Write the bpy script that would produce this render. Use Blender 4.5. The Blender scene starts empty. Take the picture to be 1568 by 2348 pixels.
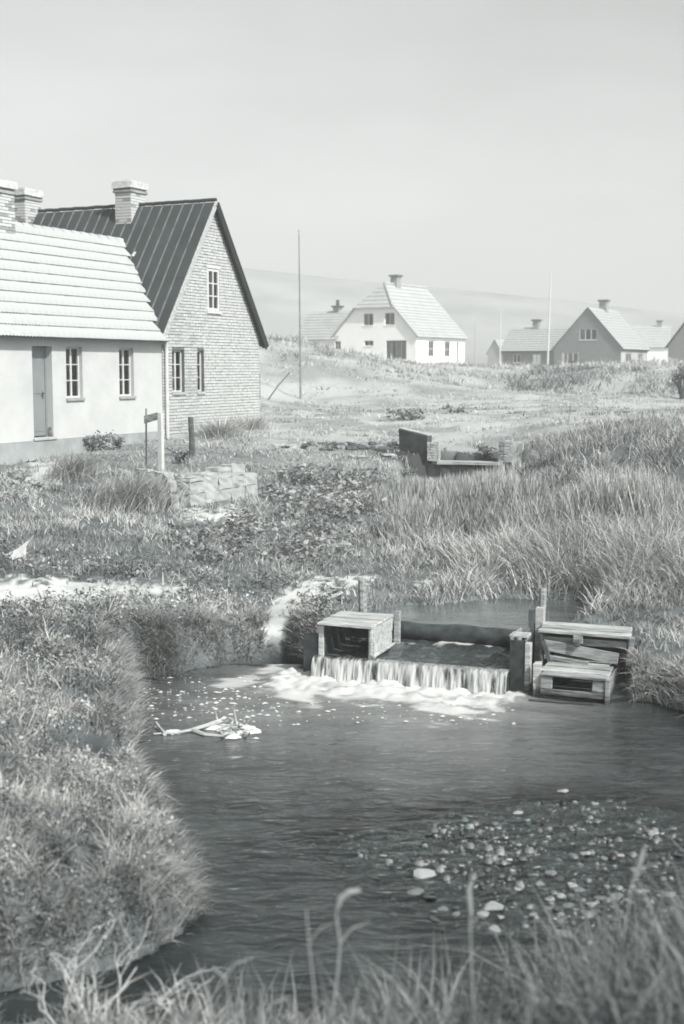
import bpy, bmesh, math, random
import numpy as np
from mathutils import Vector, Matrix

R = math.radians
rnd = random.Random(7)
rng = np.random.default_rng(11)
scene = bpy.context.scene
COL = scene.collection

# ------------------------------------------------------------------ camera
CX, CY, FP, HOR, CAMH = 784.0, 1173.5, 3000.0, 845.0, 3.4      # photograph measured on a 1568 x 2347 grid
PITCH = math.atan((CY - HOR) / FP)
cam_d = bpy.data.cameras.new("camera")
cam = bpy.data.objects.new("camera", cam_d)
COL.objects.link(cam)
cam.location = (0, 0, CAMH)
cam.rotation_euler = (R(90) - PITCH, 0, 0)
cam_d.sensor_fit = 'HORIZONTAL'
cam_d.sensor_width = 56.0
cam_d.lens = 56.0 * FP / 1568.0
cam_d.clip_start = 0.1
cam_d.clip_end = 6000
cam_d.dof.use_dof = True
cam_d.dof.focus_distance = 19.0
cam_d.dof.aperture_fstop = 4.2
scene.camera = cam

# ------------------------------------------------------------------ sky and sun
SUN_EL = R(43)
SUN_AZ = Vector((0.68, -0.73)).normalized()
world = bpy.data.worlds.new("World")
scene.world = world
world.use_nodes = True
nt = world.node_tree
for n_ in list(nt.nodes): nt.nodes.remove(n_)
sky = nt.nodes.new('ShaderNodeTexSky')
sky.sky_type = 'NISHITA'
sky.sun_disc = False
sky.sun_elevation = SUN_EL
sky.sun_rotation = math.atan2(SUN_AZ.x, SUN_AZ.y)
sky.air_density = 1.0
sky.dust_density = 3.0
sky.ozone_density = 1.0
bw = nt.nodes.new('ShaderNodeRGBToBW')
tint = nt.nodes.new('ShaderNodeMix'); tint.data_type = 'RGBA'; tint.blend_type = 'MULTIPLY'
tint.inputs[0].default_value = 1.0
tint.inputs[7].default_value = (0.965, 1.0, 0.995, 1)
bg = nt.nodes.new('ShaderNodeBackground')
bg.inputs[1].default_value = 0.15
wo = nt.nodes.new('ShaderNodeOutputWorld')
nt.links.new(sky.outputs[0], bw.inputs[0])
nt.links.new(bw.outputs[0], tint.inputs[6])
wtc = nt.nodes.new('ShaderNodeTexCoord'); wmp = nt.nodes.new('ShaderNodeMapping'); wmp.inputs['Scale'].default_value = (2.2, 2.2, 7.0)
wnz = nt.nodes.new('ShaderNodeTexNoise'); wnz.inputs['Scale'].default_value = 1.6; wnz.inputs['Detail'].default_value = 5; wnz.inputs['Roughness'].default_value = .5
wrp = nt.nodes.new('ShaderNodeMapRange'); wrp.inputs[1].default_value = .3; wrp.inputs[2].default_value = .7; wrp.inputs[3].default_value = .86; wrp.inputs[4].default_value = 1.12
wmx = nt.nodes.new('ShaderNodeMix'); wmx.data_type = 'RGBA'; wmx.blend_type = 'MULTIPLY'; wmx.inputs[0].default_value = 1
nt.links.new(wtc.outputs['Generated'], wmp.inputs[0]); nt.links.new(wmp.outputs[0], wnz.inputs[0]); nt.links.new(wnz.outputs[0], wrp.inputs[0])
nt.links.new(tint.outputs[2], wmx.inputs[6]); nt.links.new(wrp.outputs[0], wmx.inputs[7])
nt.links.new(wmx.outputs[2], bg.inputs[0])
nt.links.new(bg.outputs[0], wo.inputs[0])

sun_d = bpy.data.lights.new("sun", 'SUN')
sun_d.energy = 4.7
sun_d.angle = R(0.55)
sun_d.color = (1.0, 0.985, 0.95)
sun = bpy.data.objects.new("sun", sun_d)
COL.objects.link(sun)
sv = Vector((SUN_AZ.x * math.cos(SUN_EL), SUN_AZ.y * math.cos(SUN_EL), math.sin(SUN_EL)))
sun.rotation_euler = sv.to_track_quat('Z', 'Y').to_euler()
sun.location = (20, -10, 40)

scene.view_settings.view_transform = 'Standard'
scene.view_settings.look = 'None'
scene.view_settings.gamma = 1.0
scene.view_settings.exposure = 0.56
scene.render.engine = 'CYCLES'
scene.cycles.filter_width = 1.7

# ------------------------------------------------------------------ picture <-> place
cp, sp = math.cos(PITCH), math.sin(PITCH)
def ray(x, y):
    u = (x - CX) / FP; v = (CY - y) / FP
    return Vector((u, cp + v * sp, -sp + v * cp))
def atz(x, y, z):
    r = ray(x, y); t = (z - CAMH) / r.z
    return Vector((r.x * t, r.y * t, z))
def aty(x, y, Y):
    r = ray(x, y); t = Y / r.y
    return Vector((r.x * t, Y, CAMH + r.z * t))
def proj(x, y, z):
    z = z - CAMH
    zc = y * cp - z * sp; yc = y * sp + z * cp
    zc = np.maximum(zc, 0.05)
    return CX + FP * x / zc, CY - FP * yc / zc

# ------------------------------------------------------------------ noise
def vnoise(x, y, seed=0):
    x = np.asarray(x, float); y = np.asarray(y, float)
    xi = np.floor(x).astype(np.int64); yi = np.floor(y).astype(np.int64)
    fx = x - xi; fy = y - yi
    fx = fx * fx * (3 - 2 * fx); fy = fy * fy * (3 - 2 * fy)
    def h(a, b):
        k = (a * 374761393 + b * 668265263 + seed * 974711) & 0x7fffffff
        k = ((k ^ (k >> 13)) * 1274126177) & 0x7fffffff
        k = (k ^ (k >> 16)) & 0xffff
        return k / 65535.0
    return (h(xi, yi) * (1 - fx) + h(xi + 1, yi) * fx) * (1 - fy) + (h(xi, yi + 1) * (1 - fx) + h(xi + 1, yi + 1) * fx) * fy
def fbm(x, y, seed=0, oct=4):
    a = 0.5; s = 0; t = 0
    for i in range(oct):
        s = s + a * vnoise(x, y, seed + i * 17); t += a
        x = np.asarray(x) * 2.03 + 3.1; y = np.asarray(y) * 2.03 + 7.7; a *= 0.5
    return s / t
def nf(x, y, k, seed=0, oct=4):
    yy = np.maximum(y, 0) + 4.0
    return fbm(x / yy * k + 50, np.log(yy) * k, seed, oct)
def sstep(a, b, x):
    t = np.clip((x - a) / (b - a), 0, 1)
    return t * t * (3 - 2 * t)

def poly_sd(px, py, poly):
    """signed distance, positive outside"""
    P = np.array(poly, float); Q = np.roll(P, -1, 0)
    best = np.full(px.shape, 1e9); inside = np.zeros(px.shape, bool)
    for (x0, y0), (x1, y1) in zip(P, Q):
        ex, ey = x1 - x0, y1 - y0
        t = np.clip(((px - x0) * ex + (py - y0) * ey) / (ex * ex + ey * ey + 1e-12), 0, 1)
        dd = (px - x0 - t * ex) ** 2 + (py - y0 - t * ey) ** 2
        best = np.minimum(best, dd)
        c = ((y0 > py) != (y1 > py)) & (px < (x1 - x0) * (py - y0) / (y1 - y0 + 1e-15) + x0)
        inside ^= c
    d = np.sqrt(best)
    return np.where(inside, -d, d)

# ------------------------------------------------------------------ materials
def tone(v, k=1.0):
    v = min(v, .85) * .70
    t = min(max((v - 0.02) / 0.5, 0), 1) ** 0.5
    r = 0.80 + 0.20 * t; b = 1.05 - 0.07 * t
    return (v * (1 + (r - 1) * k), v, v * (1 + (b - 1) * k), 1)

def mat(name, v, rough=0.85, var=0.25, scale=6.0, bump=0.0, bscale=40.0, spec=0.2, stretch=None, v2=None, detail=6.0, transl=0.0, attr=None, rotz=None, wetz=None):
    m = bpy.data.materials.new(name); m.use_nodes = True
    t = m.node_tree; p = t.nodes['Principled BSDF']
    p.inputs['Roughness'].default_value = rough
    p.inputs['Specular IOR Level'].default_value = spec
    tc = t.nodes.new('ShaderNodeTexCoord')
    mp = t.nodes.new('ShaderNodeMapping')
    if stretch: mp.inputs['Scale'].default_value = stretch
    t.links.new(tc.outputs['Object'], mp.inputs[0])
    if rotz is not None:
        m0 = t.nodes.new('ShaderNodeMapping'); m0.inputs['Rotation'].default_value = (0, 0, rotz)
        t.links.new(tc.outputs['Object'], m0.inputs[0]); t.links.new(m0.outputs[0], mp.inputs[0])
    nz = t.nodes.new('ShaderNodeTexNoise'); nz.inputs['Scale'].default_value = scale; nz.inputs['Detail'].default_value = detail
    nz.inputs['Roughness'].default_value = 0.62
    t.links.new(mp.outputs[0], nz.inputs[0])
    rp = t.nodes.new('ShaderNodeValToRGB')
    lo = v * (1 - var) if v2 is None else v2
    hi = v * (1 + var) if v2 is None else v
    rp.color_ramp.elements[0].position = 0.33; rp.color_ramp.elements[0].color = tone(lo)
    rp.color_ramp.elements[1].position = 0.67; rp.color_ramp.elements[1].color = tone(min(hi, 0.9))
    t.links.new(nz.outputs[0], rp.inputs[0])
    col = rp.outputs[0]
    if attr:
        at = t.nodes.new('ShaderNodeAttribute'); at.attribute_name = attr
        mx = t.nodes.new('ShaderNodeMix'); mx.data_type = 'RGBA'; mx.blend_type = 'MULTIPLY'; mx.inputs[0].default_value = 1
        t.links.new(col, mx.inputs[6]); t.links.new(at.outputs['Fac'], mx.inputs[7])
        col = mx.outputs[2]
    if wetz is not None:
        sx = t.nodes.new('ShaderNodeSeparateXYZ'); t.links.new(tc.outputs['Object'], sx.inputs[0])
        ad = t.nodes.new('ShaderNodeMath'); ad.operation = 'MULTIPLY_ADD'; ad.inputs[1].default_value = .18; t.links.new(nz.outputs[0], ad.inputs[0]); t.links.new(sx.outputs[2], ad.inputs[2])
        mr = t.nodes.new('ShaderNodeMapRange'); mr.inputs[1].default_value = wetz; mr.inputs[2].default_value = wetz + .10; mr.inputs[3].default_value = .22; mr.inputs[4].default_value = 1.0
        t.links.new(ad.outputs[0], mr.inputs[0])
        mw = t.nodes.new('ShaderNodeMix'); mw.data_type = 'RGBA'; mw.blend_type = 'MULTIPLY'; mw.inputs[0].default_value = 1
        t.links.new(col, mw.inputs[6]); t.links.new(mr.outputs[0], mw.inputs[7]); col = mw.outputs[2]
    t.links.new(col, p.inputs['Base Color'])
    if bump > 0:
        n2 = t.nodes.new('ShaderNodeTexNoise'); n2.inputs['Scale'].default_value = bscale; n2.inputs['Detail'].default_value = 5
        t.links.new(mp.outputs[0], n2.inputs[0])
        b = t.nodes.new('ShaderNodeBump'); b.inputs['Strength'].default_value = 1.0; b.inputs['Distance'].default_value = bump
        t.links.new(n2.outputs[0], b.inputs['Height']); t.links.new(b.outputs[0], p.inputs['Normal'])
    if transl > 0:
        tr = t.nodes.new('ShaderNodeBsdfTranslucent'); t.links.new(col, tr.inputs[0])
        ms = t.nodes.new('ShaderNodeMixShader'); ms.inputs[0].default_value = transl
        o = t.nodes['Material Output']
        t.links.new(p.outputs[0], ms.inputs[1]); t.links.new(tr.outputs[0], ms.inputs[2]); t.links.new(ms.outputs[0], o.inputs[0])
    return m

M = {}
M['whitewash'] = mat('whitewash', 0.60, 0.9, 0.09, 1.1, 0.004, 30)
M['plinth'] = mat('plinth_render', 0.38, 0.9, 0.18, 2.2, 0.004, 25)
M['brick'] = mat('whitewashed_brick', 0.58, 0.9, 0.2, 9.0, 0.004, 60)
M['brick2'] = mat('worn_brick', 0.48, 0.9, 0.28, 9.0, 0.004, 60)
M['mortar'] = mat('mortar', 0.16, 0.95, 0.3, 5.0, 0.004, 60)
M['chimney_brick'] = mat('chimney_brick', 0.66, 0.9, 0.3, 8.0, 0.004, 60)
M['soot_brick'] = mat('sooty_brick', 0.36, 0.9, 0.35, 5.0, 0.004, 60)
M['felt'] = mat('tarred_roofing', 0.055, 0.6, 0.22, 1.6, 0.003, 60, spec=0.35)
M['felt_batten'] = mat('roof_batten', 0.16, 0.65, 0.4, 3.0)
M['tar'] = mat('tarred_board', 0.03, 0.7, 0.3, 4.0)
M['cement_tile'] = mat('pale_cement_tile', 0.50, 0.85, 0.14, 2.5, 0.003, 50)
M['roof_shadow'] = mat('roof_underlay', 0.10, 0.9, 0.2, 4)  # even dark base below the cottage tiles, also used along the valley
M['white_paint'] = mat('white_paint', 0.66, 0.6, 0.08, 5, spec=0.3)
M['grey_paint'] = mat('grey_door_paint', 0.27, 0.6, 0.08, 3, spec=0.3)
M['dark_metal'] = mat('dark_iron', 0.05, 0.5, 0.3, 8, spec=0.5)
M['curtain'] = mat('curtain_cloth', 0.55, 0.95, 0.12, 14, stretch=(1, 1, .2))
M['wood'] = mat('weathered_wood', 0.36, 0.85, 0.5, 3, 0.008, 12, stretch=(1.2, 9, 9), rotz=R(20.2), wetz=.14)
M['pale_wood'] = mat('bleached_wood', 0.50, 0.85, 0.4, 3, 0.008, 12, stretch=(1.2, 9, 9), rotz=R(20.2), wetz=.14)
M['wet_wood'] = mat('wet_dark_wood', 0.055, 0.4, 0.5, 9, 0.004, 40, spec=0.4)  # wet timbers, and the shade painted inside the flume box
M['dark_wood'] = mat('dark_weathered_wood', 0.12, 0.85, 0.4, 8, 0.004, 40)
M['concrete'] = mat('old_concrete', 0.50, 0.95, 0.22, 4, 0.006, 30)
M['dark_concrete'] = mat('tarred_concrete', 0.085, 0.95, 0.5, 3.0, 0.006, 20)  # dark colour standing for the shade on the culvert wing wall
M['pale_block'] = mat('limewashed_block', 0.47, 0.95, 0.16, 5, 0.008, 26)
M['stone'] = mat('grey_stone', 0.30, 0.85, 0.4, 14, 0.006, 40)
M['pale_stone'] = mat('pale_stone', 0.50, 0.85, 0.15, 16, 0.006, 40)
M['wet_stone'] = mat('wet_stone', 0.09, 0.35, 0.5, 16, 0.004, 40, spec=0.5)
M['wet_gravel'] = mat('wet_gravel', 0.36, 0.5, 0.3, 30, 0.003, 60, spec=0.4, attr='tone')
M['paper'] = mat('white_paper', 0.72, 0.9, 0.05, 8, transl=0.2)
M['flag_white'] = mat('white_pole_paint', 0.75, 0.5, 0.05, 3)
M['pole_dark'] = mat('grey_pole_wood', 0.26, 0.8, 0.2, 3)
M['tile_pale'] = mat('far_pale_tile', 0.50, 0.85, 0.08, 1.2)
M['tile_grey'] = mat('far_grey_tile', 0.46, 0.85, 0.12, 6.0)
M['roof_dark_far'] = mat('far_dark_roof', 0.10, 0.85, 0.15, 1.0)
M['far_white'] = mat('far_white_wall', 0.82, 0.9, 0.03, 0.6)
M['far_white'].node_tree.nodes['Color Ramp'].color_ramp.elements[1].color = (.86, .86, .84, 1); M['far_white'].node_tree.nodes['Color Ramp'].color_ramp.elements[0].color = (.80, .80, .78, 1)
M['far_shade_white'] = mat('far_cream_wall', 0.55, 0.9, 0.06, 0.6)  # pale far walls; on the brick house side it paints in sunlight
M['hill'] = mat('hill_heath', 0.36, 0.95, 0.3, 0.03)
M['dead_branch'] = mat('bleached_branch', 0.50, 0.85, 0.2, 14)
M['bark'] = mat('shrub_bark', 0.12, 0.9, 0.3, 14)
M['straw'] = mat('straw_stalk', 0.45, 0.8, 0.15, 10, transl=0.2)
M['foam'] = mat('foam', 0.78, 0.9, 0.08, 20, 0.004, 60)

def far_brick():
    m = bpy.data.materials.new('far_grey_brick'); m.use_nodes = True
    t = m.node_tree; p = t.nodes['Principled BSDF']; p.inputs['Roughness'].default_value = 0.9
    p.inputs['Specular IOR Level'].default_value = 0.15
    tc = t.nodes.new('ShaderNodeTexCoord')
    br = t.nodes.new('ShaderNodeTexBrick'); br.inputs['Scale'].default_value = 1.0
    br.inputs['Color1'].default_value = tone(0.25); br.inputs['Color2'].default_value = tone(0.18); br.inputs['Mortar'].default_value = tone(0.33)
    br.inputs['Brick Width'].default_value = 0.24; br.inputs['Row Height'].default_value = 0.075; br.inputs['Mortar Size'].default_value = 0.012
    mp = t.nodes.new('ShaderNodeMapping'); mp.inputs['Rotation'].default_value = (R(90), 0, R(30))
    t.links.new(tc.outputs['Object'], mp.inputs[0]); t.links.new(mp.outputs[0], br.inputs[0]); t.links.new(br.outputs[0], p.inputs['Base Color'])
    return m
M['far_brick'] = far_brick()

def glass_mat():
    m = bpy.data.materials.new('window_glass'); m.use_nodes = True
    t = m.node_tree; t.nodes.remove(t.nodes['Principled BSDF'])
    g = t.nodes.new('ShaderNodeBsdfGlossy'); g.inputs['Roughness'].default_value = 0.04; g.inputs['Color'].default_value = (.9, .9, .9, 1)
    tr = t.nodes.new('ShaderNodeBsdfTransparent'); tr.inputs[0].default_value = (.8, .82, .82, 1)
    fr = t.nodes.new('ShaderNodeFresnel'); fr.inputs[0].default_value = 1.5
    mx = t.nodes.new('ShaderNodeMixShader')
    t.links.new(fr.outputs[0], mx.inputs[0]); t.links.new(tr.outputs[0], mx.inputs[1]); t.links.new(g.outputs[0], mx.inputs[2])
    t.links.new(mx.outputs[0], t.nodes['Material Output'].inputs[0])
    return m
M['glass'] = glass_mat()

def ground_mat():
    m = mat('soil_and_sand', 0.17, 0.95, 0.35, 1.6, 0.02, 9)
    t = m.node_tree; p = t.nodes['Principled BSDF']
    old = p.inputs['Base Color'].links[0].from_socket
    at = t.nodes.new('ShaderNodeAttribute'); at.attribute_name = 'sand'
    nz = t.nodes.new('ShaderNodeTexNoise'); nz.inputs['Scale'].default_value = 22; nz.inputs['Detail'].default_value = 8
    rp = t.nodes.new('ShaderNodeValToRGB'); rp.color_ramp.elements[0].color = tone(0.34); rp.color_ramp.elements[1].color = tone(0.62)
    rp.color_ramp.elements[0].position = 0.3; rp.color_ramp.elements[1].position = 0.55
    t.links.new(nz.outputs[0], rp.inputs[0])
    ad = t.nodes.new('ShaderNodeAttribute'); ad.attribute_name = 'dry'
    md = t.nodes.new('ShaderNodeMix'); md.data_type = 'RGBA'; md.inputs[7].default_value = tone(0.50)
    t.links.new(ad.outputs['Fac'], md.inputs[0]); t.links.new(old, md.inputs[6]); old = md.outputs[2]
    mx = t.nodes.new('ShaderNodeMix'); mx.data_type = 'RGBA'
    t.links.new(at.outputs['Fac'], mx.inputs[0]); t.links.new(old, mx.inputs[6]); t.links.new(rp.outputs[0], mx.inputs[7])
    a2 = t.nodes.new('ShaderNodeAttribute'); a2.attribute_name = 'wet'
    m2 = t.nodes.new('ShaderNodeMix'); m2.data_type = 'RGBA'
    m2.inputs[7].default_value = tone(0.012)  # near black for wet soil and bed, and for painted shade in the hollow
    p.inputs['Specular IOR Level'].default_value = 0.05
    t.links.new(a2.outputs['Fac'], m2.inputs[0]); t.links.new(mx.outputs[2], m2.inputs[6])
    t.links.new(m2.outputs[2], p.inputs['Base Color'])
    return m
M['ground'] = ground_mat()

def water_mat(name, base, bump, sc, stretch, clear=False):
    m = bpy.data.materials.new(name); m.use_nodes = True
    t = m.node_tree; t.nodes.remove(t.nodes['Principled BSDF'])
    at = t.nodes.new('ShaderNodeAttribute'); at.attribute_name = 'foam'
    tc = t.nodes.new('ShaderNodeTexCoord')
    mp = t.nodes.new('ShaderNodeMapping'); mp.inputs['Scale'].default_value = stretch; mp.inputs['Rotation'].default_value = (0, 0, R(-8))
    t.links.new(tc.outputs['Object'], mp.inputs[0])
    n1 = t.nodes.new('ShaderNodeTexNoise'); n1.inputs['Scale'].default_value = sc; n1.inputs['Detail'].default_value = 3.5; n1.inputs['Roughness'].default_value = 0.55
    n1.inputs['Distortion'].default_value = 0.6
    t.links.new(mp.outputs[0], n1.inputs[0])
    b = t.nodes.new('ShaderNodeBump'); b.inputs['Strength'].default_value = 1; b.inputs['Distance'].default_value = bump
    t.links.new(n1.outputs[0], b.inputs['Height'])
    n2 = t.nodes.new('ShaderNodeTexNoise'); n2.inputs['Scale'].default_value = 1.3; n2.inputs['Detail'].default_value = 5
    t.links.new(tc.outputs['Object'], n2.inputs[0])
    rp = t.nodes.new('ShaderNodeValToRGB')
    rp.color_ramp.elements[0].position = .35; rp.color_ramp.elements[0].color = tone(base * 0.6)
    rp.color_ramp.elements[1].position = .7; rp.color_ramp.elements[1].color = tone(base * 1.5)
    t.links.new(n2.outputs[0], rp.inputs[0])
    mx = t.nodes.new('ShaderNodeMix'); mx.data_type = 'RGBA'; mx.inputs[7].default_value = tone(0.62)
    t.links.new(at.outputs['Fac'], mx.inputs[0]); t.links.new(rp.outputs[0], mx.inputs[6])
    df = t.nodes.new('ShaderNodeBsdfDiffuse'); t.links.new(mx.outputs[2], df.inputs[0])
    body = df.outputs[0]
    if clear:
        a2 = t.nodes.new('ShaderNodeAttribute'); a2.attribute_name = 'murk'
        tr = t.nodes.new('ShaderNodeBsdfTransparent'); tr.inputs[0].default_value = (.62, .70, .70, 1)
        m1 = t.nodes.new('ShaderNodeMixShader'); t.links.new(a2.outputs['Fac'], m1.inputs[0]); t.links.new(tr.outputs[0], m1.inputs[1]); t.links.new(body, m1.inputs[2]); body = m1.outputs[0]
    gl = t.nodes.new('ShaderNodeBsdfGlossy'); gl.inputs['Roughness'].default_value = 0.08; gl.inputs['Color'].default_value = (.95, .97, .97, 1)
    t.links.new(b.outputs[0], gl.inputs['Normal'])
    fr = t.nodes.new('ShaderNodeFresnel'); fr.inputs[0].default_value = 1.34; t.links.new(b.outputs[0], fr.inputs['Normal'])
    dry = t.nodes.new('ShaderNodeMath'); dry.operation = 'SUBTRACT'; dry.inputs[0].default_value = 1.0; t.links.new(at.outputs['Fac'], dry.inputs[1])
    ml = t.nodes.new('ShaderNodeMath'); ml.operation = 'MULTIPLY'; t.links.new(fr.outputs[0], ml.inputs[0]); t.links.new(dry.outputs[0], ml.inputs[1])
    m2 = t.nodes.new('ShaderNodeMixShader'); t.links.new(ml.outputs[0], m2.inputs[0]); t.links.new(body, m2.inputs[1]); t.links.new(gl.outputs[0], m2.inputs[2])
    t.links.new(m2.outputs[0], t.nodes['Material Output'].inputs[0])
    return m
M['pond'] = water_mat('pond_water', 0.036, 0.036, 4.0, (0.8, 1.8, 1), True)
M['pool'] = water_mat('pool_water', 0.13, 0.012, 3.5, (0.7, 1.6, 1))
M['rapid'] = water_mat('rapid_water', 0.06, 0.05, 8.0, (1.8, 0.8, 1))

def veg(name, v, transl=0.25, rough=0.7):
    m = bpy.data.materials.new(name); m.use_nodes = True
    t = m.node_tree; p = t.nodes['Principled BSDF']
    at = t.nodes.new('ShaderNodeAttribute'); at.attribute_name = 'tone'
    rp = t.nodes.new('ShaderNodeValToRGB')
    rp.color_ramp.elements[0].color = tone(v * 0.35); rp.color_ramp.elements[1].color = tone(min(v * 1.65, .8))
    t.links.new(at.outputs['Fac'], rp.inputs[0]); t.links.new(rp.outputs[0], p.inputs['Base Color'])
    p.inputs['Roughness'].default_value = rough; p.inputs['Specular IOR Level'].default_value = 0.25
    tr = t.nodes.new('ShaderNodeBsdfTranslucent'); t.links.new(rp.outputs[0], tr.inputs[0])
    ms = t.nodes.new('ShaderNodeMixShader'); ms.inputs[0].default_value = transl
    t.links.new(p.outputs[0], ms.inputs[1]); t.links.new(tr.outputs[0], ms.inputs[2]); t.links.new(ms.outputs[0], t.nodes['Material Output'].inputs[0])
    return m
M['grass'] = veg('grass_blades', 0.47)
M['meadow'] = veg('meadow_blades', 0.54)
M['reed'] = veg('reed_blades', 0.70)
M['weed'] = veg('weed_leaves', 0.40, 0.25)
M['fore'] = veg('foreground_blades', 0.26)

# ------------------------------------------------------------------ mesh helpers
class MB:
    def __init__(self): self.v = []; self.f = []
    def add(self, vs, fs):
        o = len(self.v); self.v += [tuple(q) for q in vs]; self.f += [tuple(i + o for i in f) for f in fs]; return self
    def box8(self, c):
        return self.add(c, [(0, 3, 2, 1), (4, 5, 6, 7), (0, 1, 5, 4), (1, 2, 6, 5), (2, 3, 7, 6), (3, 0, 4, 7)])
    def box(self, F, x0, x1, y0, y1, z0, z1, j=0.0):
        c = [(x0, y0, z0), (x1, y0, z0), (x1, y1, z0), (x0, y1, z0), (x0, y0, z1), (x1, y0, z1), (x1, y1, z1), (x0, y1, z1)]
        if j: c = [(a + rnd.uniform(-j, j), b + rnd.uniform(-j, j), d + rnd.uniform(-j, j)) for a, b, d in c]
        return self.box8([F @ Vector(q) for q in c])
    def tube(self, pts, rad, n=7, cap=True):
        pts = [Vector(q) for q in pts]; rings = []
        for i, q in enumerate(pts):
            d = (pts[min(i + 1, len(pts) - 1)] - pts[max(i - 1, 0)]).normalized()
            a = d.cross(Vector((0.31, 0.77, 0.55))).normalized(); b = d.cross(a)
            r = rad[i] if isinstance(rad, (list, tuple)) else rad
            rings.append([q + a * (r * math.cos(2 * math.pi * k / n)) + b * (r * math.sin(2 * math.pi * k / n)) for k in range(n)])
        vs = [w for rg in rings for w in rg]; fs = []
        for i in range(len(pts) - 1):
            for k in range(n):
                fs.append((i * n + k, i * n + (k + 1) % n, (i + 1) * n + (k + 1) % n, (i + 1) * n + k))
        if cap:
            fs.append(tuple(reversed(range(n)))); fs.append(tuple((len(pts) - 1) * n + k for k in range(n)))
        return self.add(vs, fs)
    def mesh(self, name):
        me = bpy.data.meshes.new(name); me.from_pydata(self.v, [], self.f); me.update(); return me
    def build(self, name, m, parent=None, smooth=False, bevel=0.0):
        me = self.mesh(name); me.materials.append(M[m] if isinstance(m, str) else m)
        if smooth: me.polygons.foreach_set('use_smooth', [True] * len(me.polygons))
        o = bpy.data.objects.new(name, me); COL.objects.link(o)
        if parent: attach(o, parent)
        if bevel:
            bv = o.modifiers.new('bevel', 'BEVEL'); bv.width = bevel; bv.segments = 1; bv.limit_method = 'ANGLE'
        return o
def attach(o, parent):
    o.parent = parent
    if parent.type == 'EMPTY': o.matrix_parent_inverse = Matrix.Translation(-parent.location)
def tag(o, label=None, cat=None, group=None, kind=None):
    if label: o['label'] = label
    if cat: o['category'] = cat
    if group: o['group'] = group
    if kind: o['kind'] = kind
    return o
def thing(name, loc, label, cat, group=None):
    o = bpy.data.objects.new(name, None); COL.objects.link(o); o.location = loc; o.empty_display_size = 0.2
    return tag(o, label, cat, group)
def frame(O, D):
    """local x along D, y to the left of D (horizontal), z up"""
    D = Vector((D[0], D[1], 0)).normalized(); Y = Vector((-D.y, D.x, 0))
    m = Matrix(((D.x, Y.x, 0, O[0]), (D.y, Y.y, 0, O[1]), (0, 0, 1, O[2] if len(O) > 2 else 0), (0, 0, 0, 1)))
    return m
def np_mesh(name, verts, faces_flat, sizes, material, attrs=None, smooth=False):
    me = bpy.data.meshes.new(name)
    nv = len(verts); nl = len(faces_flat); nf = len(sizes)
    me.vertices.add(nv); me.loops.add(nl); me.polygons.add(nf)
    me.vertices.foreach_set('co', np.asarray(verts, np.float32).ravel())
    me.loops.foreach_set('vertex_index', np.asarray(faces_flat, np.int32))
    st = np.zeros(nf, np.int32); st[1:] = np.cumsum(sizes)[:-1]
    me.polygons.foreach_set('loop_start', st)
    try: me.polygons.foreach_set('loop_total', np.asarray(sizes, np.int32))
    except Exception: pass
    if smooth: me.polygons.foreach_set('use_smooth', np.ones(nf, bool))
    for k, a in (attrs or {}).items():
        at = me.attributes.new(k, 'FLOAT', 'POINT'); at.data.foreach_set('value', np.asarray(a, np.float32))
    me.update(calc_edges=True)
    me.materials.append(M[material])
    o = bpy.data.objects.new(name, me); COL.objects.link(o)
    return o
def grid_obj(name, X, Y, Z, material, attrs=None, keep=None):
    r, c = X.shape
    idx = np.arange(r * c).reshape(r, c)
    q = np.stack([idx[:-1, :-1], idx[:-1, 1:], idx[1:, 1:], idx[1:, :-1]], -1).reshape(-1, 4)
    if keep is not None: q = q[keep.reshape(-1)]
    at = {k: a.ravel() for k, a in (attrs or {}).items()}
    V = np.stack([X.ravel(), Y.ravel(), Z.ravel()], 1)
    used = np.unique(q); remap = np.zeros(len(V), np.int64); remap[used] = np.arange(len(used))
    return np_mesh(name, V[used], remap[q].ravel(), np.full(len(q), 4), material, {k: a[used] for k, a in at.items()}, True)

# ------------------------------------------------------------------ terrain
WA = atz(714, 1550, 0); WB = atz(1164, 1589, 0)
WF = frame(WA, WB - WA)                          # weir frame: x along the crest, y upstream
def W(a, b, z): return WF @ Vector((a, b, z))

POND_PX = [(-60, 2420), (-60, 2300), (60, 2275), (200, 2248), (290, 2228), (385, 2182), (440, 2140), (478, 2095), (474, 2050), (445, 1995), (410, 1935), (375, 1880),
           (345, 1835), (330, 1800), (318, 1760), (322, 1720), (325, 1690), (328, 1640), (318, 1595),
           (295, 1568), (330, 1553), (390, 1549), (460, 1535), (540, 1520), (600, 1505), (650, 1497), (700, 1512)]
POND = [atz(x, y, 0).xy for x, y in POND_PX]
POND += [W(0.02, 0.15, 0).xy, W(2.25, 0.15, 0).xy]
POND += [atz(x, y, 0).xy for x, y in [(1250, 1606), (1395, 1612), (1440, 1606), (1490, 1612), (1568, 1640), (1640, 1690), (1720, 1800), (1760, 2000), (1700, 2200), (1560, 2330)]]
POND += [Vector(q) for q in [(1.0, 6.15), (0.2, 6.0), (-0.7, 5.95), (-1.5, 6.1)]]
POND = [(p[0], p[1]) for p in POND]
POOL = [W(0.05, 1.0, 0).xy, W(2.25, 1.0, 0).xy, W(2.3, 1.5, 0).xy, W(2.6, 2.4, 0).xy, W(2.4, 3.2, 0).xy, W(1.4, 2.9, 0).xy, W(0.85, 2.25, 0).xy, W(0.55, 2.1, 0).xy, W(0.2, 1.5, 0).xy]
POOL = [(p[0], p[1]) for p in POOL]
POOL_Z = 0.44

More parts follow.
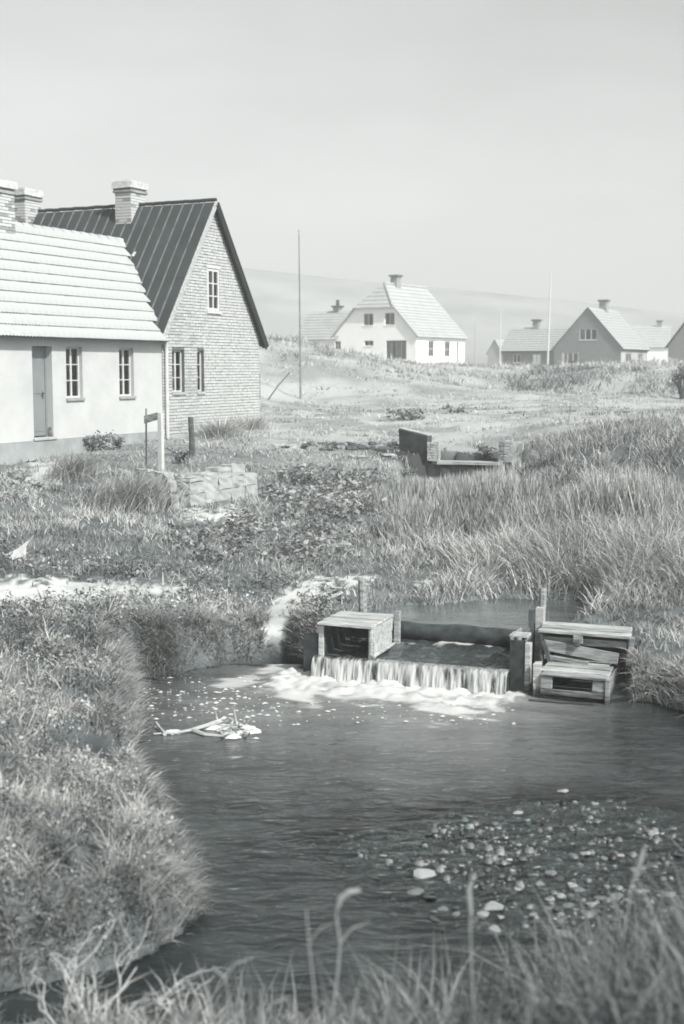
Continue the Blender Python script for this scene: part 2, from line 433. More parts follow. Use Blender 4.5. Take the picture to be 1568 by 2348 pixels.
CTRL_PX = [  # picture position on the ground, height
    (250, 1900, .42), (100, 2100, .5), (400, 2060, .22), (300, 2120, .3), (150, 1650, .5), (50, 1500, .6), (300, 1450, .52), (480, 1440, .42), (0, 1360, .82), (200, 1348, .76),
    (400, 1345, .7), (700, 1342, .58), (620, 1420, .36), (590, 1470, .25), (760, 1430, .42), (45, 1275, 1.02), (300, 1250, .92), (550, 1250, .78), (720, 1210, .78), (850, 1290, .6), (200, 1150, 1.22),
    (400, 1170, 1.1), (520, 1172, 1.05), (650, 1100, 1.2), (300, 1060, 1.42), (0, 1060, 1.42), (150, 1035, 1.5), (440, 1050, 1.45), (580, 980, 1.78), (480, 1000, 1.68),
    (850, 1010, 1.62), (760, 1040, 1.45), (689, 915, 2.1), (1000, 940, 2.0), (1300, 905, 2.2), (1100, 1000, 1.7), (1000, 1110, .95), (1100, 1110, .95),
    (1250, 1070, 1.62), (1420, 1050, 1.85), (1400, 1010, 2.0), (1568, 960, 2.1), (1350, 975, 2.0), (1300, 1190, 1.0), (1500, 1200, 1.1), (1550, 1320, .8), (1100, 1280, .55), (1000, 1390, .46), (1250, 1400, .5), (1500, 1400, .6),
    (1500, 1560, .25), (1420, 1480, .42), (1568, 1600, .2), (950, 1200, .75), (900, 1330, .5), (1568, 910, 2.2)]
CTRL_XY = [(-4, 1, 1.95), (0, .5, 1.95), (4, .5, 1.95), (-4, 4, 1.0), (0, 3.9, 1.1), (3.5, 4, 1.2), (-2.6, 6.0, .5), (-1.7, 6.2, .3), (-.6, 5.4, .4), (.5, 5.3, .45), (1.6, 5.6, .45), (3.2, 6.2, .45),
           (5.5, 9, .5), (6, 14, .5), (-5, 10, .7), (-8, 14, .9), (-9, 20, 1.2), (-14, 30, 1.6), (-14, 20, 1.4), (-10, 26, 1.5), (-9, 35, 1.8), (-6, 48, 2.2), (12, 30, 2.0), (14, 20, 1.4),
           (-1.5, 48, 1.95), (3, 60, 2.5), (-3.5, 66, 4.2), (-1, 72, 4.55), (-5, 75, 5.0), (-10, 75, 4.6), (2, 76, 4.1), (5, 78, 3.6), (8, 80, 3.4), (-6, 95, 3.4), (0, 96, 3.3), (6, 100, 3.45), (2, 112, 3.55), (12, 112, 3.5),
           (12, 62, 2.1), (17, 64, 2.15), (22, 66, 2.2), (13, 74, 3.3), (17, 76, 3.75), (21, 77, 3.7), (25, 78, 3.2), (10, 72, 2.7), (20, 95, 3.1), (24, 112, 3.2), (18, 118, 3.2), (30, 120, 3.1), (30, 80, 2.7), (40, 120, 3.0),
           (-20, 60, 3), (-30, 110, 3.4), (40, 60, 2.2), (0, 150, 3.4), (-50, 150, 3.4), (60, 150, 3.1), (0, 300, 3.2), (100, 300, 3.2), (-100, 300, 3.2), (0, 1200, 3.2), (400, 1200, 3.2), (-400, 1200, 3.2)]
_cp = [(*atz(x, y, z).xy, z) for x, y, z in CTRL_PX] + CTRL_XY
_cp = np.array(_cp)
def uw(x, y):
    yy = np.maximum(y, 0.0) + 4.0
    return np.clip(x / yy, -1.1, 1.1) * 1.6, np.log(yy)
_u, _w = uw(_cp[:, 0], _cp[:, 1])
def tps_k(r2): return 0.5 * r2 * np.log(r2 + 1e-12)
_n = len(_cp)
_K = tps_k((_u[:, None] - _u[None]) ** 2 + (_w[:, None] - _w[None]) ** 2) + np.eye(_n) * 2e-4
_P = np.stack([np.ones(_n), _u, _w], 1)
_A = np.block([[_K, _P], [_P.T, np.zeros((3, 3))]])
_s = np.linalg.solve(_A, np.concatenate([_cp[:, 2], np.zeros(3)]))
def base_h(x, y):
    u, w = uw(x, y); out = np.zeros_like(u)
    for i in range(_n):
        out += _s[i] * tps_k((u - _u[i]) ** 2 + (w - _w[i]) ** 2)
    return np.clip(out + _s[_n] + _s[_n + 1] * u + _s[_n + 2] * w, 0.05, 6)
BAR = [atz(x, y, 0).xy for x, y in [(690, 1905), (900, 1870), (1200, 1822), (1400, 1815), (1620, 1850), (1720, 2050), (1600, 2230), (1250, 2200), (1030, 2130), (900, 2050), (740, 1980)]]
BAR = [(p[0], p[1]) for p in BAR]
KO = atz(1005, 1075, 1.05); KD = (math.cos(R(-14)), math.sin(R(-14))); KZ = CAMH - (1056 - HOR) / FP * KO.y
HO = atz(212, 1748, .30)
def hollow(x, y):
    r = np.sqrt(((x - HO.x - .12 * (y - HO.y)) / .30) ** 2 + ((y - HO.y) / .42) ** 2)
    return sstep(1.15, .75, r + (fbm(x * 5, y * 5, 66) - .5) * .5) * (y < 20)
def ground_h(x, y):
    x = np.atleast_1d(np.asarray(x, float)); y = np.atleast_1d(np.asarray(y, float))
    h = base_h(x, y)
    sc = np.clip(y / 25.0, 0.25, 3)
    h = h + (nf(x, y, 22, 3) - .5) * 0.16 * sc + (nf(x, y, 75, 9) - .5) * 0.06 * sc
    tuf = fbm(x * 3.2, y * 3.2, 401, 2); h = h + (np.abs(tuf - .5) * -2 + .3) * (.17 + .10 * sstep(13, 10, y)) * sstep(19, 13, y) * sstep(2.0, .5, x) 
    near = y < 40
    sd = np.full(x.shape, 9.0); sdp = sd.copy(); sb = sd.copy()
    if near.any():
        sd[near] = poly_sd(x[near], y[near], POND); sdp[near] = poly_sd(x[near], y[near], POOL); sb[near] = poly_sd(x[near], y[near], BAR)
    wob = (fbm(x * 3, y * 3, 21) - .5) * .22
    bed = -0.34 + 0.325 * sstep(0.75, -0.35, sb + (fbm(x * 2, y * 2, 5) - .5) * .5) + (fbm(x * 7, y * 7, 15) - .5) * .05
    s = sstep(-0.10, 0.26, sd + wob)
    h = bed * (1 - s) + h * s
    h = np.where(h > .05, np.maximum(h - .40 * hollow(x, y), .08), h)
    sp_ = sstep(-0.05, 0.3, sdp)
    h = np.where(sdp < 0.3, 0.1 * (1 - sp_) + h * sp_, h)
    # timber weir stands in a cut channel
    ta, tb = (x - WA.x) * WF[0][0] + (y - WA.y) * WF[1][0], (x - WA.x) * WF[0][1] + (y - WA.y) * WF[1][1]
    inw = (ta > -0.02) & (ta < 2.35) & (tb > -0.1) & (tb < 1.25)
    h = np.where(inw, np.minimum(h, 0.05), h)
    ka, kb = (x - KO.x) * KD[0] + (y - KO.y) * KD[1], -(x - KO.x) * KD[1] + (y - KO.y) * KD[0]
    fr = (ka > -.45) & (ka < 1.75)
    h = np.where(fr & (kb > -.02) & (kb < .55), np.minimum(h, KZ - .10), h)
    cw_ = sstep(-.75, -.35, ka) * sstep(2.6, 1.6, ka) * sstep(-3.2, -1.6, kb) * (kb <= -.02)
    h = h + cw_ * (np.minimum(h, KZ - .85) - h)
    inb = (ta >= 2.35) & (ta < 3.45) & (tb > -0.35) & (tb < 1.1)
    h = np.where(inb, np.minimum(h, -0.05 + 0.25 * np.clip(tb, 0, 1)), h)
    return h
def gz(x, y): return float(ground_h(np.array([x]), np.array([y]))[0])
def on_ground(px, py, z0=1.0):
    """where the sight line through a picture point meets the ground"""
    r = ray(px, py); t = np.geomspace(3, 300, 700)
    X, Y, Z = r.x * t, r.y * t, CAMH + r.z * t
    d = Z - ground_h(X, Y)
    k = np.argmax(d < 0)
    if d[k] >= 0: return atz(px, py, z0)
    a = d[k - 1] / (d[k - 1] - d[k]) if k > 0 else 0
    tt = t[k - 1] + (t[k] - t[k - 1]) * a
    return Vector((r.x * tt, r.y * tt, CAMH + r.z * tt))

SAND = [[(0, 1332), (120, 1328), (300, 1340), (430, 1336), (430, 1352), (260, 1366), (170, 1384), (-60, 1400), (-60, 1330)],
        [(690, 1330), (860, 1326), (800, 1350), (720, 1364), (668, 1396), (652, 1430), (640, 1462), (612, 1466), (600, 1440), (615, 1395), (655, 1352)],
        [(415, 1168), (560, 1172), (540, 1194), (430, 1190)], [(640, 1022), (700, 1018), (690, 1034), (645, 1032)],
        [(1000, 1322), (1080, 1318), (1080, 1334), (960, 1345)], [(70, 1060), (140, 1050), (120, 1100), (75, 1105)]]
def sand_mask(x, y, h):
    px, py = proj(x, y, h)
    w = (fbm(x * 4, y * 4, 31) - .5)
    m = np.zeros(x.shape)
    for p in SAND:
        m = np.maximum(m, sstep(3, -3, poly_sd(px, py, p) + w * 34 + (fbm(x * 14, y * 14, 33, 3) - .5) * 55))
    return np.where((y < 40) & (y > 5), m, 0)

NC = 400
ys = np.concatenate([np.linspace(-30, 2, 10)[:-1], np.geomspace(6, 64, 520) - 4, np.geomspace(64.6, 1404, 130) - 4])
us = np.sinh(np.linspace(-2.4, 2.4, NC)) / np.sinh(2.4)
hw = np.abs(ys) * 0.75 + 9
GX = us[None, :] * hw[:, None]; GY = np.repeat(ys[:, None], NC, 1)
GH = ground_h(GX.ravel(), GY.ravel()).reshape(GX.shape)
GS = sand_mask(GX.ravel(), GY.ravel(), GH.ravel()).reshape(GX.shape)
_ka, _kb = (GX - KO.x) * KD[0] + (GY - KO.y) * KD[1], -(GX - KO.x) * KD[1] + (GY - KO.y) * KD[0]
WET_SHADE = np.maximum(sstep(-1.9, -1.2, _ka) * sstep(2.4, 1.6, _ka) * sstep(-1.4, -.6, _kb) * sstep(.9, .5, _kb) * .85, sstep(0.10, -0.02, GH) * (GY > 4) * (1 - .5 * sstep(-.2, -.04, GH)))
WET_SHADE = np.maximum(WET_SHADE, hollow(GX, GY))  # bank hollow darkened as well, painting the shade under its overhang
ground = grid_obj('ground', GX, GY, GH, 'ground', {'sand': GS, 'wet': WET_SHADE, 'dry': sstep(24, 36, GY) * (0.45 + .55 * sstep(.3, .6, nf(GX, GY, 30, 44)))})
tag(ground, 'grassy sandy ground rising from the stream to the houses', 'ground', kind='structure')

# ------------------------------------------------------------------ hill
hx = np.linspace(-420, 420, 120); hy = np.linspace(260, 720, 60)
HX, HY = np.meshgrid(hx, hy)
prof = np.interp(CX + HX / 470 * FP, [-2500, -600, 200, 560, 680, 1000, 1250, 1568, 2400, 4200], [700, 610, 598, 620, 632, 664, 690, 724, 770, 800])
top = CAMH + (HOR - prof) / FP * 470
rise = sstep(290, 470, HY) * (1 - 0.25 * sstep(500, 720, HY))
HZ = 2.0 + (top - 2.0) * rise + (fbm(HX * .02, HY * .02, 40) - .5) * 1.6 * rise
HZ[-1, :] = -5
hill = grid_obj('hill', HX, HY, HZ, 'hill')
tag(hill, 'long low heath hill fading pale behind the far houses', 'hill', kind='structure')

# ------------------------------------------------------------------ water
def pond_foam(x, y):
    ta = (x - WA.x) * WF[0][0] + (y - WA.y) * WF[1][0]; tb = (x - WA.x) * WF[0][1] + (y - WA.y) * WF[1][1]
    d = -tb                                                # metres downstream of the fall
    side = np.maximum(np.maximum(-0.25 - ta, ta - 2.3), 0)
    w = fbm(ta * 3 + fbm(ta * 2, tb * 2, 70) * 1.4, tb * 7, 71, 5)
    reach = 1.45 + 0.35 * np.sin(np.clip(ta / 2.25, 0, 1) * 3.1) + 0.15 * np.sin(ta * 3.2 + 1)
    f = sstep(1.15, 0.1, (d / reach)) * sstep(.25, 0, side) * (d > -0.2)
    foam = sstep(0.44, 0.72, w * 0.75 + f * 0.55 - 0.14)
    core = sstep(0.50, 0.12, d + (w - .5) * .7) * sstep(.1, 0, side) * (d > -.2)
    foam = np.maximum(foam * (f > 0.02), core)
    # streaks further out and foam gathered in the left corner
    st = sstep(0.63, 0.70, fbm(ta * 3.2, tb * 9, 77, 4)) * sstep(1.6, .7, d) * sstep(.6, 0, side) * (d > 0) * .55
    c1 = poly_sd(x, y, CORN)
    cf = sstep(0.46, 0.74, fbm(x * 4.5, y * 13, 80, 4) * .75 + sstep(0.10, -0.16, c1) * .38) * .8
    lighten = .30 * sstep(4.4, .8, d) * sstep(1.6, 0, side) * (d > -.2) * (.55 + .9 * fbm(ta * 1.2, tb * 3.5, 83, 3))  # lighter water below the fall, fading out downstream
    return np.clip(np.maximum(np.maximum(np.maximum(foam, st), cf * (c1 < .25)), lighten), 0, 1), f * sstep(1.2, .3, d)
CORN = [(p[0], p[1]) for p in [atz(x, y, 0).xy for x, y in [(560, 1545), (640, 1512), (700, 1518), (712, 1544), (600, 1560), (600, 1572), (500, 1580), (470, 1565)]]]
wx = np.arange(-3.6, 5.8, 0.035); wy = np.arange(5.7, 14.9, 0.035)
PX, PY = np.meshgrid(wx, wy)
fo, bo = pond_foam(PX.ravel(), PY.ravel())
ripp = (fbm(PX.ravel() * 2.2, PY.ravel() * 5.5, 50, 3) - .5) * 0.022 + (fbm(PX.ravel() * 6, PY.ravel() * 14, 55, 3) - .5) * .010
turb = bo * (fbm(PX.ravel() * 9, PY.ravel() * 9, 60, 4) - .35) * 0.13
PZ = (ripp + turb).reshape(PX.shape)
sdw = poly_sd(PX[:-1, :-1].ravel(), PY[:-1, :-1].ravel(), POND).reshape(PX[:-1, :-1].shape)
pond = grid_obj('pond_water', PX, PY, PZ, 'pond', {'foam': fo.reshape(PX.shape), 'murk': np.clip(np.maximum(sstep(.02, -.30, ground_h(PX.ravel(), PY.ravel())), fo * 3).reshape(PX.shape), 0, 1)}, keep=(sdw < 0.14))
tag(pond, 'dark rippled water of the mill pond below the weir', 'water', kind='structure')

a_ = np.arange(0.0, 3.0, 0.05); b_ = np.arange(1.06, 3.6, 0.05)
AX, BX = np.meshgrid(a_, b_)
UX = WA.x + AX * WF[0][0] + BX * WF[0][1]; UY = WA.y + AX * WF[1][0] + BX * WF[1][1]
sdq = poly_sd(UX[:-1, :-1].ravel(), UY[:-1, :-1].ravel(), POOL).reshape(UX[:-1, :-1].shape)
UZ = POOL_Z + (fbm(UX * 3, UY * 7, 90, 3) - .5) * .008
pool = grid_obj('stream_water', UX, UY, UZ, 'pool', {'foam': UX * 0}, keep=sdq < .3)
tag(pool, 'smooth grey water of the stream held back above the weir', 'water', kind='structure')

# shallow race between the log and the crest
a_ = np.arange(0.0, 2.24, 0.02); b_ = np.arange(0.07, 1.2, 0.02)
AX, BX = np.meshgrid(a_, b_)
UX = WA.x + AX * WF[0][0] + BX * WF[0][1]; UY = WA.y + AX * WF[1][0] + BX * WF[1][1]
UZ = 0.225 + 0.05 * sstep(.2, 1.0, BX) + (fbm(AX * 9, BX * 4, 95, 3) - .5) * .035 - sstep(.2, .07, BX) * .02
rf = sstep(.56, .66, fbm(AX * 9, BX * 7, 97, 4)) * (0.12 + .88 * sstep(.72, 1.0, BX)) * .9
race = grid_obj('weir_race_water', UX, UY, UZ, 'rapid', {'foam': rf})
tag(race, 'shallow rushing water sliding toward the weir crest', 'water', kind='structure')

# the falling sheet, broken into strands
na, nb = 460, 18
aa = np.linspace(0.02, 2.22, na); tt = np.linspace(0, 1, nb)
A2, T2 = np.meshgrid(aa, tt)
strand = fbm(A2 * 16, T2 * 0.9, 101, 3); fine = fbm(A2 * 50, T2 * 2.0, 105, 3)
gap = sstep(.34, .24, fbm(A2 * 7, T2 * .25, 109, 3))
T3 = np.clip((T2 - .15) / .85, 0, 1)
B2 = 0.10 - 0.10 * np.clip(T2 / .15, 0, 1) - 0.07 * T3 ** 0.6 - (strand - .35) * .09 * T3 - (fine - .5) * .03 * T3
Z2 = 0.232 - .012 * np.clip(T2 / .15, 0, 1) - 0.225 * T3 ** 1.35
FXm = WA.x + A2 * WF[0][0] + B2 * WF[0][1]; FYm = WA.y + A2 * WF[1][0] + B2 * WF[1][1]
ff = sstep(.26, .66, strand * .5 + fine * .55 - gap * .25 + .08 * T2) * sstep(-.05, .16, T2) * .92
fall = grid_obj('waterfall', FXm, FYm, Z2, 'rapid', {'foam': np.clip(ff, 0, 1)})
tag(fall, 'thin white sheet of water falling in strands over the weir', 'water', kind='structure')

# drifting flecks of foam
mb = MB()
for i in range(340):
    if i < 240: px, py = rnd.uniform(295, 640), rnd.gauss(1605, 32)
    elif i < 360: px, py = rnd.uniform(620, 1180), rnd.uniform(1600, 1660)
    else: px, py = rnd.uniform(1170, 1420), rnd.gauss(1625, 8)
    q = atz(px, max(py, 1552), 0.012)
    if poly_sd(np.array([q.x]), np.array([q.y]), POND)[0] > -0.06: continue
    s = rnd.choice([.007, .01, .013, .018, .026]); k = 6
    ring = [(q.x + s * rnd.uniform(.7, 1.6) * math.cos(j * math.tau / k), q.y + s * rnd.uniform(.5, 1.1) * math.sin(j * math.tau / k), 0.004) for j in range(k)]
    mb.add(ring + [(q.x, q.y, .004 + s * .5)], [(j, (j + 1) % k, k) for j in range(k)])
M['fleck'] = mat('foam_fleck', 0.60, 0.9, 0.2, 20)
tag(mb.build('foam_flecks', 'fleck'), 'white flecks of foam drifting on the pond', 'foam', kind='stuff')

# ------------------------------------------------------------------ walls, windows, roofs
def wall_mesh(F, x0, x1, zb, tops, holes, depth=0.2, mb=None):
    """wall sheet in the plane y=0 of frame F (outside toward -y), tops = [(x,z)...], holes = [(xa,xb,za,zb)] with reveals going +y"""
    mb = mb or MB()
    tx = [t[0] for t in tops]; tz = [t[1] for t in tops]
    def top(x): return float(np.interp(x, tx, tz))
    xs = sorted(set([x0, x1] + [t for t in tx if x0 < t < x1] + [h[0] for h in holes] + [h[1] for h in holes]))
    for a, b in zip(xs[:-1], xs[1:]):
        hs = sorted([h for h in holes if h[0] <= a + 1e-6 and h[1] >= b - 1e-6], key=lambda h: h[2])
        z = zb
        for h in hs:
            mb.add([F @ Vector(q) for q in [(a, 0, z), (b, 0, z), (b, 0, h[2]), (a, 0, h[2])]], [(0, 1, 2, 3)]); z = h[3]
        mb.add([F @ Vector(q) for q in [(a, 0, z), (b, 0, z), (b, 0, top(b)), (a, 0, top(a))]], [(0, 1, 2, 3)])
    for h in holes:
        xa, xb, za, zc = h[:4]; D = h[4] if len(h) > 4 else depth
        v = [(xa, 0, za), (xb, 0, za), (xb, 0, zc), (xa, 0, zc), (xa, D, za), (xb, D, za), (xb, D, zc), (xa, D, zc)]
        mb.add([F @ Vector(q) for q in v], [(0, 4, 5, 1), (1, 5, 6, 2), (2, 6, 7, 3), (3, 7, 4, 0)])
    return mb

def window(T, F, x0, x1, z0, z1, cols, rows, inset=0.1, fw=0.05, bar=0.022, fm='white_paint', sill=True, curtain=None, sillm=None, mull=0.05):
    y0 = inset - 0.03; y1 = inset + 0.03
    w = MB()
    w.box(F, x0 + .003, x0 + fw, y0, y1, z0 + .003, z1 - .003); w.box(F, x1 - fw, x1 - .003, y0, y1, z0 + .003, z1 - .003)
    w.box(F, x0 + fw, x1 - fw, y0 + .001, y1 - .001, z0 + .003, z0 + fw); w.box(F, x0 + fw, x1 - fw, y0 + .001, y1 - .001, z1 - fw, z1 - .003)
    win = w.build('window', fm, T)
    cw = (x1 - x0 - 2 * fw - (cols - 1) * mull) / cols; rh = (z1 - z0 - 2 * fw - (rows - 1) * bar) / rows
    for c in range(cols):
        cx = x0 + fw + c * (cw + mull)
        if c: MB().box(F, cx - mull, cx, y0 + .004, y1 - .004, z0 + fw, z1 - fw).build('mullion', fm, win)
        for r in range(rows):
            cz = z0 + fw + r * (rh + bar)
            if r: MB().box(F, cx, cx + cw, y0 + .010, y1 - .010, cz - bar, cz).build('glazing_bar', fm, win)
            MB().add([F @ Vector(q) for q in [(cx, inset, cz), (cx + cw, inset, cz), (cx + cw, inset, cz + rh), (cx, inset, cz + rh)]], [(0, 1, 2, 3)]).build('pane', 'glass', win)
    if sill: MB().box(F, x0 - .03, x1 + .03, -0.045, y0, z0 - .06, z0 - .002).build('sill', sillm or fm, win)
    for (ca, cb, za, zc) in (curtain or []):
        n = max(4, int((cb - ca) / .03)); vs = []; fs = []
        for i in range(n + 1):
            x = ca + (cb - ca) * i / n; y = inset + .12 + .018 * math.sin(i * 2.1)
            vs += [F @ Vector((x, y, za)), F @ Vector((x, y, zc))]
            if i: fs.append((2 * i - 2, 2 * i, 2 * i + 1, 2 * i - 1))
        MB().add(vs, fs).build('curtain', 'curtain', win)
    return win

def brick_mesh():
    mb = MB(); F = Matrix.Identity(4); mb.box(F, -.5, .5, -.5, .5, -.5, .5)
    return mb.mesh('brick')
def unit_brick(m, name='brick'):
    me = brick_mesh(); me.materials.append(M[m]); me.name = name; return me
BR1 = unit_brick('brick'); BR2 = unit_brick('brick2'); BRC = unit_brick('chimney_brick'); BRS = unit_brick('soot_brick')
def piece(me, name, mtx, parent):
    o = bpy.data.objects.new(name, me); COL.objects.link(o); o.parent = parent
    if parent.type == 'EMPTY': o.matrix_parent_inverse = Matrix.Translation(-parent.location)
    o.matrix_basis = mtx; return o

def chimney(T, F, x0, x1, y0, y1, z0, z1, bricks=True, name='chimney', m='mortar'):
    c = MB(); c.box(F, x0, x1, y0, y1, z0, z1 - .02)
    ch = c.build(name, m, T)
    ch_h = .077; L = .24
    def shell(ex, za, zb, me, k0):
        n = max(1, round((zb - za) / ch_h)); hh = (zb - za) / n
        for k in range(n):
            z = za + (k + .5) * hh
            for (axis, a0, a1, c0) in (('x', x0 - ex, x1 + ex, y0 - ex), ('y', y0 - ex, y1 + ex, x0 - ex)):
                nb_ = max(2, round((a1 - a0) / L)); l = (a1 - a0) / nb_
                off = l / 2 if (k + k0) % 2 else 0
                edges = sorted(set([a0, a1] + [a0 + i * l + off for i in range(nb_ + 1) if a0 < a0 + i * l + off < a1]))
                for e0, e1 in zip(edges[:-1], edges[1:]):
                    g = .004; t = .02 + ex * 1.0; pr = .012 + rnd.uniform(-.003, .004)
                    if axis == 'x':
                        q = Vector(((e0 + e1) / 2, c0 - pr + t / 2, z)); s = (e1 - e0 - g, t, hh - .013)
                    else:
                        q = Vector((c0 - pr + t / 2, (e0 + e1) / 2, z)); s = (t, e1 - e0 - g, hh - .013)
                    mm = F @ Matrix.Translation(q) @ Matrix.Diagonal((*s, 1))
                    piece(me if rnd.random() < .8 else BRS, 'brick', mm, ch)
    if bricks:
        shell(0.0, z0, z1 - .30, BRC, 0)
    MB().box(F, x0 - .05, x1 + .05, y0 - .05, y1 + .05, z1 - .30, z1 - .235).build('corbel', 'soot_brick', ch, bevel=.008)
    MB().box(F, x0 - .03, x1 + .03, y0 - .03, y1 + .03, z1 - .232, z1 - .205).build('corbel', 'mortar', ch)
    MB().box(F, x0 - .065, x1 + .065, y0 - .065, y1 + .065, z1 - .19, z1, j=.012).build('chimney_cap', 'chimney_brick', ch, bevel=.012)
    MB().box(F, x0 + .12, x1 - .12, y0 + .12, y1 - .12, z1 - .02, z1 + .05).build('flue_rim', 'soot_brick', ch, bevel=.01)
    return ch

# ------------------------------------------------------------------ the long brick house and the white cottage joined to it
HC = Vector((-4.51, 33.0, 0)); HD = Vector((math.sin(R(25.5)), math.cos(R(25.5)), 0))
HF = frame(HC, HD)                                # x along the wall line (away), y into the house
EZ, RZ, HW = 4.28, 7.72, 2.5                      # eaves, ridge, half width of the brick house
SL = (RZ - EZ) / HW
bh = thing('brick_house', HF @ Vector((2.5, 2.8, 1.4)), 'tall whitewashed brick gable house with steep dark roof', 'house')
gholes = [(.44, 1.03, 2.80, 3.88, .14), (1.65, 1.99, 2.80, 3.88, .14), (2.2, 2.81, 4.93, 6.04, .08)]
gt = [(0.0, EZ), (2.5, RZ), (5.0, EZ)]
wall = wall_mesh(HF, 0.0, 5.0, 1.2, gt, gholes).build('wall', 'mortar', bh)
LEN = 5.7
bw_ = MB()
F2 = HF @ Matrix.Translation((0, LEN, 0))
bw_.add([HF @ Vector(q) for q in [(5, 0, 1.2), (5, LEN, 1.2), (5, LEN, EZ), (5, 0, EZ)]], [(0, 1, 2, 3)])
bw_.add([HF @ Vector(q) for q in [(0, LEN, 1.2), (5, LEN, 1.2), (5, LEN, EZ), (2.5, LEN, RZ), (0, LEN, EZ)]], [(0, 1, 2, 3, 4)])
bw_.add([HF @ Vector(q) for q in [(0, 4.8, 1.2), (0, LEN, 1.2), (0, LEN, EZ), (0, 4.8, EZ)]], [(0, 1, 2, 3)])
bw_.build('rear_wall', 'brick2', bh)
# bricks, each laid
cells = []
zc = 1.60; k = 0; CH = .0785; BL = .245
while zc < RZ - .06:
    zt = zc + CH - .017
    lo = max(0.0, (zt - EZ) / SL); hi = min(5.0, 5 - (zt - EZ) / SL)
    segs = [(lo + .01, hi - .01)]
    for h in gholes:
        if zt > h[2] - .0 and zc < h[3] + .0:
            ns = []
            for a, b in segs:
                if h[0] > a and h[1] < b: ns += [(a, h[0]), (h[1], b)]
                else: ns.append((a, b))
            segs = ns
    for a, b in segs:
        x = -(BL / 2) * (k % 2) + math.floor(a / BL) * BL
        while x < b:
            xa, xb = max(x, a), min(x + BL, b)
            if xb - xa > .035: cells.append((xa, xb, zc, zt))
            x += BL
    zc += CH; k += 1
cells.sort(key=lambda c: c[0] * 1.0 + abs(c[2] - 3.0) * .25)
stuff = MB()
for i, (xa, xb, za, zb_) in enumerate(cells):
    pr = .013 + rnd.uniform(-.005, .006); dz = rnd.uniform(-.004, .003); g = rnd.uniform(.003, .009)
    if i < 300:
        mm = HF @ Matrix.Translation(((xa + xb) / 2, -pr + .02, (za + zb_) / 2 + dz)) @ Matrix.Rotation(rnd.uniform(-.01, .01), 4, 'Y') @ Matrix.Diagonal((xb - xa - g, .04, zb_ - za, 1))
        piece(BR1 if rnd.random() < .62 else BR2, 'brick', mm, wall)
    else:
        stuff.box(HF, xa + g / 2, xb - g / 2, -pr, .02, za + dz, zb_ + dz)
tag(stuff.build('brickwork', 'brick', wall), kind='stuff')
window(bh, HF, .44, 1.03, 2.80, 3.88, 2, 3, .11, .045, .02, curtain=[(.76, .9, 2.85, 3.6)], sill=True, sillm='pale_block')
window(bh, HF, 1.65, 1.99, 2.80, 3.88, 1, 3, .11, .045, .02, curtain=[(1.7, 1.8, 2.85, 3.1)], sill=True, sillm='pale_block')
window(bh, HF, 2.2, 2.81, 4.93, 6.04, 2, 3, .02, .075, .03, curtain=[(2.26, 2.75, 4.95, 6.0)], sill=False)
MB().box(HF, 2.16, 2.85, -.03, -.012, 6.045, 6.12).build('window_head', 'white_paint', bh)
MB().box(HF, 2.14, 2.87, -.05, .0, 4.86, 4.925).build('window_sill', 'white_paint', bh)
# roof: sheets between battens
roof = MB()
th = .07
def slope_pt(s, o, up=0.0):
    n = Vector((-SL, 0, 1)).normalized() if s <= 2.5 else Vector((SL, 0, 1)).normalized()
    z = EZ + SL * (s if s <= 2.5 else 5 - s)
    return HF @ (Vector((s, o, z)) + n * up)
OV0, OV1 = -.14, LEN
for (sa, sb) in ((-.16, 2.4999), (5.18, 2.5001)):
    v = [slope_pt(sa, OV0, .0), slope_pt(sb, OV0, .0), slope_pt(sb, OV1, .0), slope_pt(sa, OV1, .0), slope_pt(sa, OV0, th), slope_pt(sb, OV0, th), slope_pt(sb, OV1, th), slope_pt(sa, OV1, th)]
    roof.box8(v)
rf_ = roof.build('roof', 'felt', bh)
nb_ = 18; wv = (OV1 - OV0) / nb_
for i in range(nb_):
    o0 = OV0 + i * wv; 
    split = 1.05 + rnd.uniform(-.02, .02)
    for (sa, sb, u) in ((-.16, split, .004), (split - .05, 2.49, .011)):
        v = [slope_pt(sa, o0 + .012, th + .0), slope_pt(sb, o0 + .012, th), slope_pt(sb, o0 + wv - .012, th), slope_pt(sa, o0 + wv - .012, th)]
        j = rnd.uniform(0, .004)
        v2 = [slope_pt(sa, o0 + .012, th + u + j), slope_pt(sb, o0 + .012, th + u + j), slope_pt(sb, o0 + wv - .012, th + u + j), slope_pt(sa, o0 + wv - .012, th + u + j)]
        MB().box8(v + v2).build('roof_sheet', 'felt', rf_)
    if i:
        v = [slope_pt(-.165, o0 - .02, th), slope_pt(2.49, o0 - .02, th), slope_pt(2.49, o0 + .02, th), slope_pt(-.165, o0 + .02, th),
             slope_pt(-.165, o0 - .014, th + .045), slope_pt(2.49, o0 - .014, th + .045), slope_pt(2.49, o0 + .014, th + .045), slope_pt(-.165, o0 + .014, th + .045)]
        MB().box8(v).build('batten', 'felt_batten', rf_)
def verge(sa, sb, o0, o1, u0, u1, m):
    v = [slope_pt(sa, o0, u0), slope_pt(sb, o0, u0), slope_pt(sb, o1, u0), slope_pt(sa, o1, u0), slope_pt(sa, o0, u1), slope_pt(sb, o0, u1), slope_pt(sb, o1, u1), slope_pt(sa, o1, u1)]
    MB().box8(v).build('verge_board', m, rf_)
verge(5.2, 2.501, OV0 - .03, OV0 - .002, -.10, th + .03, 'tar')  # right verge boards darker than the left one
verge(-.18, 2.499, OV0 - .03, OV0 - .002, -.03, th + .035, 'pale_wood')
verge(5.2, 2.501, OV0, -.002, -.03, -.003, 'tar')
rc = MB()
